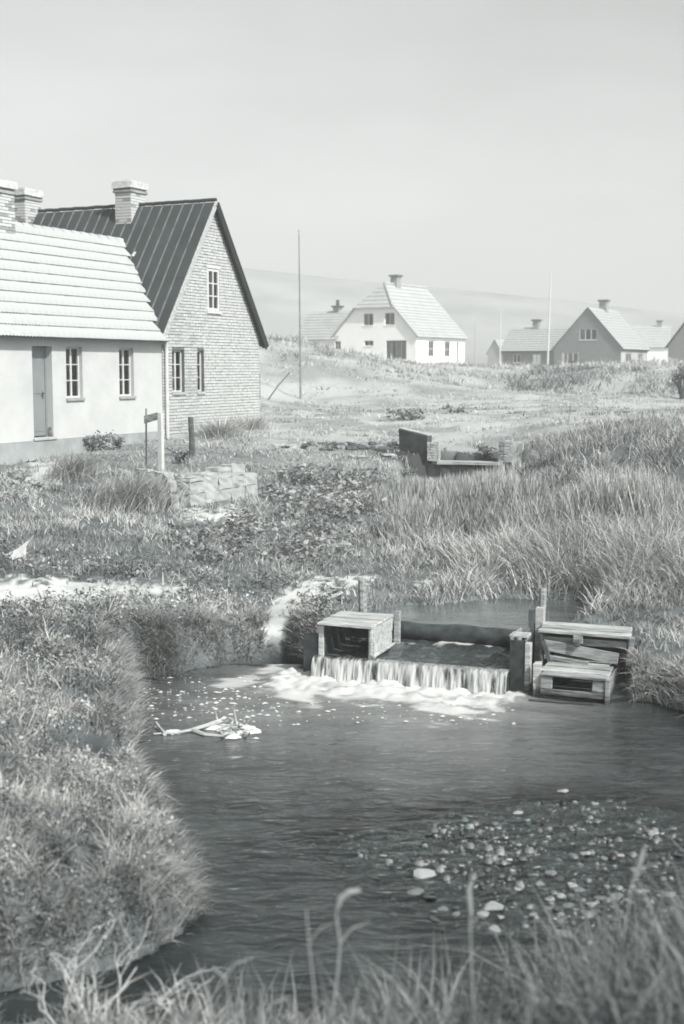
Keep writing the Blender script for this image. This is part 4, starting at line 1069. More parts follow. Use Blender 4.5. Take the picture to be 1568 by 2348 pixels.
small_house('barn', 'white barn with dark pitched roof cut by the right edge', 1625, 842, 118, 60, 5.2, 9.0, 5.5, 8.0, 'far_shade_white', 'roof_dark_far')
# low dark hipped roof behind the dune
d0 = aty(603, 800, 92); DF = frame((d0.x, d0.y, 0), (1, -.05))
sh_ = thing('shed', DF @ Vector((1.5, 1.5, 3.5)), 'low dark hipped shed roof showing above the dune grass', 'shed')
MB().box(DF, .2, 2.9, .2, 3.0, 3.0, 4.75).build('wall', 'dark_wood', sh_)
zt, ze = 5.55, 4.75
rr = [(-.1, -.1, ze), (3.2, -.1, ze), (3.2, 3.3, ze), (-.1, 3.3, ze), (-.4, 1.5, zt), (1.5, 1.5, zt)]
MB().add([DF @ Vector(q) for q in rr], [(0, 1, 5, 4), (1, 2, 5), (2, 3, 4, 5), (3, 0, 4), (0, 3, 2, 1)]).build('roof', 'roof_dark_far', sh_)

# ------------------------------------------------------------------ poles and posts
def pole(px, py, toppx, toppy, r0, r1, m, label, name='flagpole', group=None, knob=True, Y=None):
    b = on_ground(px, py, 2.0) if Y is None else aty(px, py, Y)
    t = aty(toppx, toppy, b.y)
    T = thing(name, b, label, 'pole', group)
    MB().tube([b - Vector((0, 0, .3)), b.lerp(t, .5), t], [r0, (r0 + r1) / 2, r1], 8).build('shaft', m, T)
    if knob: MB().tube([t, t + Vector((0, 0, r1 * 2)), t + Vector((0, 0, r1 * 4))], [r1 * .8, r1 * 1.8, r1 * .5], 8).build('finial', m, T)
    return T, b, t
T, b, t = pole(689, 914, 685, 530, .045, .016, 'pole_dark', 'tall thin dark flagpole standing in the meadow left of the white house')
MB().tube([b.lerp(t, .03) + Vector((.05, 0, 0)), b.lerp(t, .97) + Vector((.02, 0, 0))], .006, 4).build('halyard', 'pole_dark', T)
pole(1255, 838, 1263, 628, .085, .04, 'flag_white', 'tall white flagpole in front of the grey brick house', Y=100)
pole(1146, 836, 1148, 715, .06, .03, 'flag_white', 'slender pale mast at the left end of the grey brick house', 'mast', Y=112)
pole(1088, 835, 1090, 735, .05, .03, 'far_shade_white', 'faint thin mast between the white house and the grey brick house', 'mast', Y=130, knob=False)

wp = on_ground(370, 1088, 1.3); wpt = aty(367, 946, wp.y)
T = thing('gate_post', wp, 'white painted square post with a side board in front of the cottage', 'post')
FP_ = frame(wp, HD)
MB().box8([FP_ @ Vector(q) for q in [(-.05, -.05, -.3), (.05, -.05, -.3), (.05, .05, -.3), (-.05, .05, -.3), (-.045, -.045, wpt.z - wp.z), (.045, -.045, wpt.z - wp.z), (.045, .045, wpt.z - wp.z), (-.045, .045, wpt.z - wp.z)]]).build('shaft', 'white_paint', T, bevel=.005)
a = aty(330, 962, wp.y + .25); b = aty(362, 953, wp.y + .06)
MB().box8([a + Vector((0, 0, -.08)), b + Vector((0, 0, -.075)), b + Vector((0, .04, -.075)), a + Vector((0, .04, -.08)), a + Vector((0, 0, .08)), b + Vector((0, 0, .07)), b + Vector((0, .04, .07)), a + Vector((0, .04, .08))]).build('board', 'wood', T, bevel=.004)
b2 = aty(334, 998, wp.y + .32); t2 = aty(335, 936, wp.y + .32)
tag(MB().tube([b2 - Vector((0, 0, .6)), t2], .018, 7).build('iron_stake', 'pole_dark'), 'thin grey stake holding the board beside the white post', 'stake')
dp = on_ground(440, 1052, 1.45); dpt = aty(437, 956, dp.y)
T = thing('fence_post', dp, 'dark rough fence post with wire before the brick gable', 'post')
MB().tube([dp - Vector((0, 0, .25)), dp.lerp(dpt, .5) + Vector((.012, 0, 0)), dpt], [.07, .062, .06], 8).build('shaft', 'dark_wood', T)
wv_ = [dpt + Vector((.066 * math.cos(i * .9), .066 * math.sin(i * .9), -.12 - .006 * i)) for i in range(16)]
MB().tube(wv_, .005, 4).build('wire', 'pale_wood', T)
q0 = on_ground(594, 915, 1.9); q1 = aty(594, 856, q0.y)
tag(MB().tube([q0 - Vector((0, 0, .2)), q1], [.05, .045], 7).build('fence_post', 'dark_wood'), 'short dark post at the far corner of the brick gable', 'post')
q0 = on_ground(610, 917, 1.9); q1 = aty(665, 853, q0.y + 1.0)
tag(MB().tube([q0 - Vector((0, 0, .1)), q0.lerp(q1, .5) + Vector((0, 0, .02)), q1], [.03, .028, .022], 7).build('leaning_stake', 'dark_wood'), 'thin dark stake leaning to the right in the meadow', 'stake')

# ------------------------------------------------------------------ block wall, concrete channel, culvert
def rubble_block(F, x0, x1, y0, y1, z0, z1, m, T, name='block', j=.02):
    bm = bmesh.new(); bmesh.ops.create_cube(bm, size=1)
    bmesh.ops.subdivide_edges(bm, edges=bm.edges[:], cuts=2, use_grid_fill=True)
    for v_ in bm.verts:
        c = v_.co; c.x = x0 + (c.x + .5) * (x1 - x0); c.y = y0 + (c.y + .5) * (y1 - y0); c.z = z0 + (c.z + .5) * (z1 - z0)
        v_.co = F @ (c + Vector((rnd.uniform(-j, j), rnd.uniform(-j, j), rnd.uniform(-j, j))))
    me = bpy.data.meshes.new(name); bm.to_mesh(me); bm.free(); me.materials.append(M[m])
    o = bpy.data.objects.new(name, me); COL.objects.link(o); attach(o, T); return o
bl = on_ground(436, 1164, 1.05); br_ = on_ground(592, 1140, 1.1)
BF = frame((bl.x, bl.y, 0), (br_ - bl)); Lw = (br_ - bl).length
bt = thing('block_wall', BF @ Vector((Lw / 2, .15, bl.z)), 'broken limewashed block wall remnant standing among the weeds', 'wall')
zb0 = min(bl.z, br_.z) - .15; ht = [.50, .54, .60, .62, .42]
nc = 5
for c in range(nc):
    zz = zb0; k = 0
    while zz < bl.z + ht[c] - .06:
        z2 = min(zz + .2, bl.z + ht[c])
        off = .02 * ((k % 2) - .5) * 0
        rubble_block(BF, Lw * c / nc + .006, Lw * (c + 1) / nc - .006, rnd.uniform(-.01, .015), .26, zz + .003, z2 - .003, 'pale_block', bt, 'block', .012)
        zz = z2; k += 1
lw = thing('concrete_channel', on_ground(385, 1120, 1.2), 'cracked concrete channel edge bending down beside the block wall', 'channel')
pl = [(312, 1092), (345, 1097), (383, 1104), (392, 1118), (401, 1134), (402, 1166)]
pz = [on_ground(x, y, 1.2) for x, y in pl]
for i in range(len(pz) - 1):
    a, b = pz[i], pz[i + 1]
    F = frame((a.x, a.y, 0), b - a); z = (a.z + b.z) / 2
    rubble_block(F, 0, (b - a).xy.length, -.07, .07, z - .3, z + .16, 'concrete', lw, 'edge_slab', .012)
a = on_ground(378, 1100, 1.25); F = frame((a.x, a.y, 0), HD)
rubble_block(F, -.22, .02, -.15, .2, a.z - .2, a.z + .13, 'concrete', lw, 'footing', .03)

cb = atz(1005, 1075, 1.05)                           # culvert head, left pier foot
KF = frame((cb.x, cb.y, 0), (math.cos(R(-14)), math.sin(R(-14))))
kf = FP / cb.y
cl = thing('culvert', Vector((cb.x + .6, cb.y, .9)), 'old culvert with dark wing wall, brick piers and plank gate in the reeds', 'culvert')
zs = CAMH - (1056 - HOR) / FP * cb.y                 # slab level
zt_ = CAMH - (1012 - HOR) / FP * cb.y                # pier top
zw = CAMH - (990 - HOR) / FP * cb.y                  # wing top
wid = (1147 - 1005) / kf
for k in range(7):
    z = zs + (zt_ - zs) * k / 7
    for i_, (xa, xb) in enumerate(((-.27, -.14), (-.135, 0)) if k % 2 else ((-.27, -.2), (-.195, 0))):
        rubble_block(KF, xa, xb, 0, .28, z + .003, z + (zt_ - zs) / 7 - .006, 'brick2', cl, 'brick', .006)
for k in range(8):
    z = zs + (zt_ + .05 - zs) * k / 8
    rubble_block(KF, wid - .04 + rnd.uniform(-.01, .01), wid + .09, 0, .28, z + .003, z + (zt_ + .05 - zs) / 8 - .006, 'stone', cl, 'brick', .006)
    rubble_block(KF, wid + .093, wid + .26 , 0.01, .28, z + .003, z + (zt_ + .05 - zs) / 8 - .004, 'pale_block', cl, 'brick', .005)
rubble_block(KF, -.02, wid + .06, -.06, .40, zs - .07, zs - .003, 'pale_block', cl, 'slab', .006)
nb2 = 9
for i in range(nb2):
    a0 = -.26 + (wid + .3) * i / nb2
    MB().box(KF, a0 + .004, a0 + (wid + .3) / nb2 - .004, .0 + rnd.uniform(0, .02), .05, zs - .8, zs - .075, .003).build('gate_plank', 'wet_wood', cl)
# wing wall at the left, bent away from the stream; its shade is in the colour
P = KF @ Vector((-.27, .02, 0)); wl = aty(918, 987, cb.y + .55)
LF = frame((wl.x, wl.y, 0), P - Vector((wl.x, wl.y, 0))); ll = (P - Vector((wl.x, wl.y, 0))).xy.length
MB().box8([LF @ Vector(q) for q in [(0, 0, zs - 1.1), (ll, 0, zs - 1.1), (ll, .2, zs - 1.1), (0, .2, zs - 1.1), (-.06, 0, zw + .06), (ll, 0, zw - .09), (ll, .2, zw - .09), (-.06, .2, zw + .06)]]).build('wing_wall', 'dark_concrete', cl, bevel=.015)
MB().box8([LF @ Vector(q) for q in [(-.07, .03, zw + .062), (ll - .01, .03, zw - .088), (ll - .01, .22, zw - .088), (-.07, .22, zw + .062), (-.07, .03, zw + .085), (ll - .01, .03, zw - .062), (ll - .01, .22, zw - .062), (-.07, .22, zw + .085)]]).build('coping', 'concrete', cl, bevel=.006)
rubble_block(KF, wid + .265, wid + .50, .05, .4, zs - .5, zt_ + .0, 'pale_block', cl, 'wing_wall', .02)

# ------------------------------------------------------------------ vegetation
def blades(name, material, base, hgt, wid, az, lean, bend, tone_v, segs=2):
    """one mesh of curved tapering blades; base (N,3)"""
    N = len(base)
    dx, dy = np.cos(az), np.sin(az)
    ax = rng.uniform(0, 2 * np.pi, N)                    # blade's broad side
    wxv, wyv = np.cos(ax) * wid * .5, np.sin(ax) * wid * .5
    ts_ = np.linspace(0, 1, segs + 1)
    V = []; nvp = 2 * segs + 1
    out = np.zeros((N, nvp, 3), np.float32)
    for i, t in enumerate(ts_):
        out_len = hgt * (lean * t + bend * t * t)
        up = hgt * (t * np.sqrt(np.maximum(1 - lean ** 2, .1)) - 0.55 * bend * t ** 3)
        cx_ = base[:, 0] + dx * out_len; cy_ = base[:, 1] + dy * out_len; cz_ = base[:, 2] + up
        k = (1 - t ** 2 * .75) if i < segs else 0
        if i < segs:
            out[:, 2 * i] = np.stack([cx_ - wxv * k, cy_ - wyv * k, cz_], 1)
            out[:, 2 * i + 1] = np.stack([cx_ + wxv * k, cy_ + wyv * k, cz_], 1)
        else: out[:, 2 * i] = np.stack([cx_, cy_, cz_], 1)
    loc = []; sizes = []
    for i in range(segs - 1): loc += [2 * i, 2 * i + 1, 2 * i + 3, 2 * i + 2]; sizes.append(4)
    loc += [2 * segs - 2, 2 * segs - 1, 2 * segs]; sizes.append(3)
    loc = np.array(loc)
    faces = (np.arange(N)[:, None] * nvp + loc[None]).ravel()
    return np_mesh(name, out.reshape(-1, 3), faces, np.tile(sizes, N), material, {'tone': np.repeat(tone_v, nvp)}, True)

def leaves(name, material, pos, size, tone_v, flat=0.6):
    N = len(pos)
    n = rng.normal(size=(N, 3)); n[:, 2] = np.abs(n[:, 2]) + flat; n /= np.linalg.norm(n, axis=1)[:, None]
    a = rng.normal(size=(N, 3)); a -= (a * n).sum(1)[:, None] * n; a /= np.linalg.norm(a, axis=1)[:, None]
    b = np.cross(n, a)
    s = size[:, None]
    out = np.stack([pos - a * s * .5, pos + b * s * .3 + n * s * .06, pos + a * s * .55 - n * s * .14, pos - b * s * .3 + n * s * .06], 1)
    faces = (np.arange(N)[:, None] * 4 + np.array([[0, 1, 2, 0, 2, 3]])).ravel()
    return np_mesh(name, out.reshape(-1, 3), faces, np.full(2 * N, 3), material, {'tone': np.repeat(tone_v, 4)}, False)

def scatter(n, y0, y1, power=1.35, spread=.34, extra=1.2):
    """points on the ground, thinner with distance"""
    t = rng.uniform(0, 1, n); k = 1 - power
    y = (y0 ** k + t * (y1 ** k - y0 ** k)) ** (1 / k)
    x = rng.uniform(-1, 1, n) * (y * spread + extra)
    return x, y
def in_poly(px, py, poly, soft=None, x=None, y=None):
    sd = poly_sd(px, py, poly)
    return sd

def house_clear(x, y):
    s = (x - HC.x) * HD.x + (y - HC.y) * HD.y; o = -(x - HC.x) * HD.y + (y - HC.y) * HD.x
    c1 = (s > -10.2) & (s < .05) & (o > -.03) & (o < 5)
    c2 = (s > -.05) & (s < 5.05) & (o > .0) & (o < 6)
    return ~(c1 | c2)
def weir_clear(x, y):
    ta = (x - WA.x) * WF[0][0] + (y - WA.y) * WF[1][0]; tb = (x - WA.x) * WF[0][1] + (y - WA.y) * WF[1][1]
    return ~((ta > -.05) & (ta < 3.45) & (tb > -.4) & (tb < 1.2))
def culvert_clear(x, y):
    ka, kb = (x - KO.x) * KD[0] + (y - KO.y) * KD[1], -(x - KO.x) * KD[1] + (y - KO.y) * KD[0]
    return ~((ka > -.3) & (ka < 1.65) & (kb > -.05) & (kb < .45))
def wall_clear(x, y):
    a, b = (x - BF[0][3]) * BF[0][0] + (y - BF[1][3]) * BF[1][0], (x - BF[0][3]) * BF[0][1] + (y - BF[1][3]) * BF[1][1]
    return ~((a > -.02) & (a < Lw + .02) & (b > -.03) & (b < .28))

REED = [(850, 1130), (935, 1080), (1000, 1090), (1180, 1095), (1300, 1135), (1600, 1120), (1700, 1250), (1640, 1370), (1300, 1402), (1225, 1412), (980, 1402), (965, 1375), (1000, 1330), (900, 1290), (850, 1220)]
WEED = [(340, 1190), (470, 1200), (600, 1160), (610, 1100), (700, 1078), (820, 1074), (890, 1105), (890, 1230), (840, 1290), (760, 1318), (480, 1300), (350, 1262)]
WEED2 = [(640, 1490), (660, 1420), (720, 1385), (790, 1390), (800, 1425), (740, 1440), (722, 1500), (690, 1512)]
WEED3 = [(0, 1110), (70, 1110), (105, 1140), (60, 1160), (0, 1160)]
HEDGE = [(1160, 880), (1220, 862), (1350, 845), (1480, 850), (1640, 870), (1640, 905), (1480, 905), (1300, 902), (1180, 892)]
MOUND = [(1190, 1100), (1210, 1020), (1300, 965), (1700, 930), (1700, 1130), (1300, 1140)]

def grass_pass():
    x, y = scatter(850000, 5.2, 140, 1.48)
    h = ground_h(x, y); px, py = proj(x, y, h)
    sd = np.where(y < 40, poly_sd(x, y, POND), 9.0); sdp = np.where(y < 40, poly_sd(x, y, POOL), 9.0)
    ok = (h > 0.03) & (sd > 0.02) & (sdp > .0) & house_clear(x, y) & weir_clear(x, y) & culvert_clear(x, y) & wall_clear(x, y)
    sand = sand_mask(x, y, h)
    ok &= (rng.uniform(0, 1, len(x)) > sand * 1.05) & (hollow(x, y) < .3) & ~((y < 6.9) & (px < 430) & (rng.uniform(0, 1, len(x)) < .8))
    reed = poly_sd(px, py, REED) + (nf(x, y, 30, 201) - .5) * 90
    weed = np.minimum(np.minimum(poly_sd(px, py, WEED), poly_sd(px, py, WEED2)), poly_sd(px, py, WEED3)) + (nf(x, y, 40, 202) - .5) * 110
    weed = np.where(y < 33, weed, 99)
    keep = np.where((reed < 0) & (y < 34), .35, np.where(weed < 0, .85, 1.0))
    keep = keep * np.clip((nf(x, y, 130, 203, 3) - .33) * 5, .05, 1)              # small gaps between the tufts
    thin = nf(x, y, 26, 204)
    keep = keep * np.where((y > 13.5) & (y < 45), np.clip((thin - .30) * 5, .2, 1), 1)
    keep = keep * np.where(y > 33, np.clip((nf(x, y, 60, 208) - .28) * 5, .3, 1), 1)
    ok &= rng.uniform(0, 1, len(x)) < keep
    x, y, h, px, py, sd, sand, weed = [q[ok] for q in (x, y, h, px, py, sd, sand, weed)]
    N = len(x)
    clump = nf(x, y, 75, 205, 4); big = nf(x, y, 18, 206, 3); cl2 = nf(x, y, 170, 207, 3)
    wob = (nf(x, y, 40, 209) - .5)
    bank = (y < 16.5) & (px < 720)
    hgt = np.where(bank, .05 + .14 * clump + .06 * cl2, .05 + .17 * clump)
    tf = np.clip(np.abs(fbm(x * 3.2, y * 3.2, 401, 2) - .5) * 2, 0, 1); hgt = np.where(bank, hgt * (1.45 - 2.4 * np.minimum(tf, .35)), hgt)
    mound = sstep(30, -50, poly_sd(px, py, MOUND) + wob * 120) * (y < 45)
    hgt = hgt * (1 - mound) + (.16 + .24 * clump) * mound
    meadow = (y > 30) & (mound < .4)
    mshort = sstep(27, 33, y) * (1 - mound)
    hgt = hgt * (1 - mshort) + (.03 + .10 * np.clip((clump - .4) * 4, 0, 1)) * mshort
    dune = sstep(60, 68, y)
    hgt = hgt * (1 - dune) + (.06 + .5 * np.clip((clump - .42) * 3, 0, 1.2)) * dune
    hgt *= rng.uniform(.5, 1.3, N) * (1 - .6 * sand)
    e = .012 * (y + 4)
    gx = nf(x + e, y, 75, 205, 3) - nf(x - e, y, 75, 205, 3); gy = nf(x, y + e, 75, 205, 3) - nf(x, y - e, 75, 205, 3)
    az = np.arctan2(-gy, -gx) + rng.normal(0, 1.7, N)
    edge = bank & (sd < .28)
    ex = .06
    dsx = np.zeros(N); dsy = np.zeros(N)
    if edge.any():
        dsx[edge] = poly_sd(x[edge] + ex, y[edge], POND) - poly_sd(x[edge] - ex, y[edge], POND)
        dsy[edge] = poly_sd(x[edge], y[edge] + ex, POND) - poly_sd(x[edge], y[edge] - ex, POND)
    az = np.where(edge, np.arctan2(-dsy, -dsx) + rng.normal(0, .9, N), az)
    lean = np.clip(np.abs(rng.normal(.3, .22, N)), 0, .85)
    bend = np.clip(np.abs(rng.normal(.40, .28, N)), 0, 1.0)
    bend = np.where(edge, bend + .35 * rng.uniform(0, 1, N), bend)
    wid = np.maximum(.0055, y * .00066) * rng.uniform(.6, 1.6, N)
    wid = np.where(bank, .0078 * rng.uniform(.5, 1.7, N) * np.clip(y / 10, .8, 1.5), wid)
    tn = .47 + (big - .5) * .9 + (clump - .5) * .6 + (cl2 - .5) * .6 + rng.normal(0, .19, N)
    tn = tn + np.where(bank, .14 - .9 * np.minimum(tf, .4), 0)  # blades toned darker in hollows between tufts, painting in their shade
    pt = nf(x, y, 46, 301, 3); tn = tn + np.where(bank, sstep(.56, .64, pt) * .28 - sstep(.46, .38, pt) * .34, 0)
    tn = tn + .14 * mshort - .06 * mound
    tn = tn - .45 * sstep(.62, .7, nf(x, y, 26, 219, 3)) * mshort
    hd = sstep(12, -10, poly_sd(px, py, HEDGE) + wob * 30) * (y > 60)
    tn = tn - .32 * hd; hgt = hgt + .35 * hd * rng.uniform(.4, 1, N)
    base = np.stack([x, y, h - .015], 1)
    tn = np.clip(tn, 0, 1)
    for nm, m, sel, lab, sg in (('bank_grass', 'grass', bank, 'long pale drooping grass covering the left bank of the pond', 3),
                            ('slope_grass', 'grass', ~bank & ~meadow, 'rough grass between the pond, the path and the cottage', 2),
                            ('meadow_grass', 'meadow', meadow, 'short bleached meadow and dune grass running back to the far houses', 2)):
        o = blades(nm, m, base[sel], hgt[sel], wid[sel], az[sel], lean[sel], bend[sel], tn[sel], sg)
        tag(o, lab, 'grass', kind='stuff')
grass_pass()

def edge_pass():
    P = np.array(POND); Q = np.roll(P, -1, 0); L = np.linalg.norm(Q - P, axis=1); n = 120000
    k = rng.choice(len(P), n, p=L / L.sum()); t = rng.uniform(0, 1, n)
    ex, ey = (Q - P)[k, 0] / L[k], (Q - P)[k, 1] / L[k]
    sgn = 1.0
    off = rng.uniform(-.02, .42, n) ** 1.0
    c = P[k] + (Q - P)[k] * t[:, None]
    best = None
    for sg in (1, -1):
        x = c[:, 0] + ey * off * sg; y = c[:, 1] - ex * off * sg
        sd = poly_sd(x, y, POND)
        if best is None: best = (x, y, sd)
        else:
            m = sd > best[2]; best = (np.where(m, x, best[0]), np.where(m, y, best[1]), np.maximum(sd, best[2]))
    x, y, sd = best
    h = ground_h(x, y); px, py = proj(x, y, h)
    ok = weir_clear(x, y) & (h > -.02) & (y > 6.5) & (hollow(x, y) < .3) & (rng.uniform(0, 1, n) < np.clip((fbm(x * 4, y * 4, 240) - .3) * 5, .1, 1))
    ta = (x - WA.x) * WF[0][0] + (y - WA.y) * WF[1][0]; tb = (x - WA.x) * WF[0][1] + (y - WA.y) * WF[1][1]
    ok &= ~((ta > -.3) & (ta < 3.5) & (tb > -.6) & (tb < 1.3))
    ok &= rng.uniform(0, 1, n) > sand_mask(x, y, h)
    x, y, h, px = [q[ok] for q in (x, y, h, px)]; N = len(x); e = .06
    dx = poly_sd(x + e, y, POND) - poly_sd(x - e, y, POND); dy = poly_sd(x, y + e, POND) - poly_sd(x, y - e, POND)
    az = np.arctan2(-dy, -dx) + rng.normal(0, .8, N)
    cl = fbm(x * 3, y * 3, 241)
    hgt = (.04 + .19 * sstep(.3, .7, cl)) * rng.uniform(.4, 1.3, N); big = nf(x, y, 22, 206, 3)
    tn = np.clip(.48 + (big - .5) * .9 + (cl - .5) * .6 + rng.normal(0, .2, N), 0, 1)
    tag(blades('waterside_grass', 'grass', np.stack([x, y, h - .01], 1), hgt, .0075 * rng.uniform(.5, 1.6, N) * np.clip(y / 10, .8, 1.5), az, np.clip(np.abs(rng.normal(.35, .2, N)), 0, .85), np.clip(rng.normal(.55, .3, N), 0, 1.2), tn, 3), 'drooping fringe of grass hanging over the pond edge', 'grass', kind='stuff')
edge_pass()

def reed_pass():
    x, y = scatter(420000, 14.5, 33, 1.3, .36, 1.0)
    h = ground_h(x, y); px, py = proj(x, y, h)
    sd = poly_sd(px, py, REED) + (nf(x, y, 32, 211) - .5) * 90
    ok = (sd < 0) & weir_clear(x, y) & culvert_clear(x, y)
    cl = nf(x, y, 36, 212, 4)
    ok &= rng.uniform(0, 1, len(x)) < np.clip((cl - .27) * 3.0, .05, 1) * .62
    sdp = poly_sd(x, y, POOL); ok &= sdp > -.12
    e_ = sstep(0, -80, sd[ok])
    x, y, h, px, cl, py = [q[ok] for q in (x, y, h, px, cl, py)]
    N = len(x)
    hgt = (.30 + .50 * sstep(.2, .7, cl)) * rng.uniform(.45, 1.2, N) * (.55 + .45 * e_)
    hgt *= np.interp(px, [850, 1050, 1300], [.62, .75, 1.0])
    cv = ~culvert_front(x, y); hgt = np.where(cv, hgt, hgt * .62)
    wid = np.maximum(.010, y * .00078) * rng.uniform(.5, 1.7, N)
    low = sstep(1150, 1330, py)
    lean = np.clip(np.abs(rng.normal(.05, .07, N)) + low * rng.uniform(0, .4, N), 0, .7); bend = np.clip(np.abs(rng.normal(.08, .10, N)) + low * rng.uniform(0, .6, N), 0, .9)
    az = rng.uniform(0, 6.28, N)
    big = nf(x, y, 20, 214, 3)
    tn = np.clip(.52 + (big - .5) * .8 + rng.normal(0, .24, N), 0, 1)
    tag(blades('reeds', 'reed', np.stack([x, y, np.maximum(h, 0.3) - .02], 1), hgt, wid, az, lean, bend, tn, 3), 'dense bed of pale upright reeds along the stream at right', 'reeds', kind='stuff')
def culvert_front(x, y):
    ka, kb = (x - KO.x) * KD[0] + (y - KO.y) * KD[1], -(x - KO.x) * KD[1] + (y - KO.y) * KD[0]
    return (ka > -.6) & (ka < 1.8) & (kb > -2.0) & (kb < 0)
reed_pass()

def weed_pass():
    x, y = scatter(260000, 13.5, 33, 1.4, .33, .5)
    h = ground_h(x, y); px, py = proj(x, y, h)
    sd = np.minimum(np.minimum(poly_sd(px, py, WEED), poly_sd(px, py, WEED2)), poly_sd(px, py, WEED3)) + (nf(x, y, 36, 221) - .5) * 150
    cl = nf(x, y, 60, 222, 4)
    ok = (sd < 8) & (rng.uniform(0, 1, len(x)) < np.clip((cl - .40) * 6, .02, .9) * sstep(8, -40, sd)) & weir_clear(x, y) & wall_clear(x, y) & (h > .05)
    x, y, h, cl, sd = [q[ok] for q in (x, y, h, cl, sd)]
    N = len(x); top = (.05 + .27 * sstep(.38, .75, cl)) * sstep(10, -40, sd)
    z = h + top * np.sqrt(rng.uniform(0, 1, N)) + .01
    size = (.018 + .115 * rng.uniform(0, 1, N) ** 2.6) * np.clip(y / 20, .75, 1.3)
    big = nf(x, y, 22, 224, 3)
    tn = np.clip(.46 + (big - .5) * .9 + rng.normal(0, .17, N), 0, .9)
    tag(leaves('weeds', 'weed', np.stack([x, y, z], 1), size, tn), 'thick patch of dark broad leaved weeds beside the stream', 'weeds', kind='stuff')
weed_pass()

def herb_pass():
    x, y = scatter(300000, 6.6, 17, 1.5, .32, .4)
    h = ground_h(x, y); px, py = proj(x, y, h); sd = poly_sd(x, y, POND)
    cl = nf(x, y, 70, 261, 4)
    ok = (sd > .02) & (h > .04) & (hollow(x, y) < .25) & (px < 760) & weir_clear(x, y) & wall_clear(x, y) & (sand_mask(x, y, h) < .3) & (rng.uniform(0, 1, len(x)) < np.clip((cl - .40) * 5, .04, .8))
    x, y, h, cl = [q[ok] for q in (x, y, h, cl)]; N = len(x)
    z = h + rng.uniform(.02, .17, N) * (.5 + cl)
    size = (.014 + .03 * rng.uniform(0, 1, N) ** 2) * np.clip(y / 10, .8, 2.0)
    pt = nf(x, y, 46, 301, 3)
    tn = np.clip(.36 + (nf(x, y, 18, 206, 3) - .5) * .9 + sstep(.56, .64, pt) * .28 - sstep(.46, .38, pt) * .34 + rng.normal(0, .22, N), 0, 1)
    tag(leaves('bank_herbs', 'grass', np.stack([x, y, z], 1), size, tn, .3), 'low small leaved herbs growing through the bank grass', 'herbs', kind='stuff')
herb_pass()

def fore_pass():
    n = 15000
    x = rng.uniform(-.75, 3.4, n); y = rng.uniform(3.6, 6.1, n)
    h = ground_h(x, y); px, py = proj(x, y, h)
    cl = fbm(x * 2.6, y * 2.6, 231, 3)
    lim = np.interp(px, [380, 560, 800, 1100, 1400, 1700], [.06, .22, .42, .7, 1, 1])
    ok = (h > .02) & (rng.uniform(0, 1, n) < np.clip((cl - .3) * 4, .03, 1) * lim)
    x, y, h, cl, px = [q[ok] for q in (x, y, h, cl, px)]
    N = len(x); hgt = (.12 + .55 * cl) * rng.uniform(.4, 1.35, N) * np.interp(px, [380, 900, 1250, 1600], [.85, .9, 1.0, 1.35])
    tn = np.clip(.45 + rng.normal(0, .26, N), 0, 1)
    tag(blades('foreground_grass', 'fore', np.stack([x, y, h], 1), hgt, rng.uniform(.005, .015, N), rng.uniform(0, 6.28, N), np.clip(np.abs(rng.normal(.2, .15, N)), 0, .7), np.clip(np.abs(rng.normal(.35, .25, N)), 0, .9), tn, 3), 'blurred tall grass on the near bank along the bottom edge', 'grass', kind='stuff')
fore_pass()

# ------------------------------------------------------------------ single plants
def tuft(name, label, px, py, n, hgt, spread, wid, m, az0=None, group=None, cat='tussock', tonev=.5, bendv=.5, z0=1.0):
    b = on_ground(px, py, z0)
    r = np.abs(rng.normal(0, spread, n)); a = rng.uniform(0, 6.28, n)
    x = b.x + r * np.cos(a); y = b.y + r * np.sin(a) * .8; h = ground_h(x, y)
    az = a + rng.normal(0, .5, n)
    if az0 is not None: az = az0 + rng.normal(0, 1.15, n)
    o = blades(name, m, np.stack([x, y, h - .02], 1), hgt * rng.uniform(.5, 1.15, n), wid * rng.uniform(.5, 1.5, n), az, np.clip(np.abs(rng.normal(.25, .15, n)), 0, .7), np.clip(rng.normal(bendv, .25, n), 0, 1.1), np.clip(rng.normal(tonev, .2, n), 0, 1), 4)
    return tag(o, label, cat, group)
tuft('grass_tussock', 'big windswept grass tussock left of the white post', 300, 1165, 1500, .75, .38, .013, 'meadow', 0.2, tonev=.5)
tuft('grass_tussock', 'grass tussock growing below the cottage door', 165, 1095, 900, .62, .30, .013, 'meadow', 0.5, tonev=.42)
tuft('grass_tussock', 'dark drooping tussock hanging over the pond at the left bank', 372, 1500, 1500, .46, .16, .007, 'grass', -1.5, tonev=.38, bendv=.8, z0=.4)
tuft('grass_tussock', 'tall tuft of pale grass against the right part of the brick gable', 505, 1000, 700, .62, .35, .016, 'meadow', None, tonev=.62)
tuft('grass_tussock', 'pale tuft of grass at the far corner of the brick gable', 575, 985, 500, .6, .3, .016, 'meadow', None, tonev=.66)
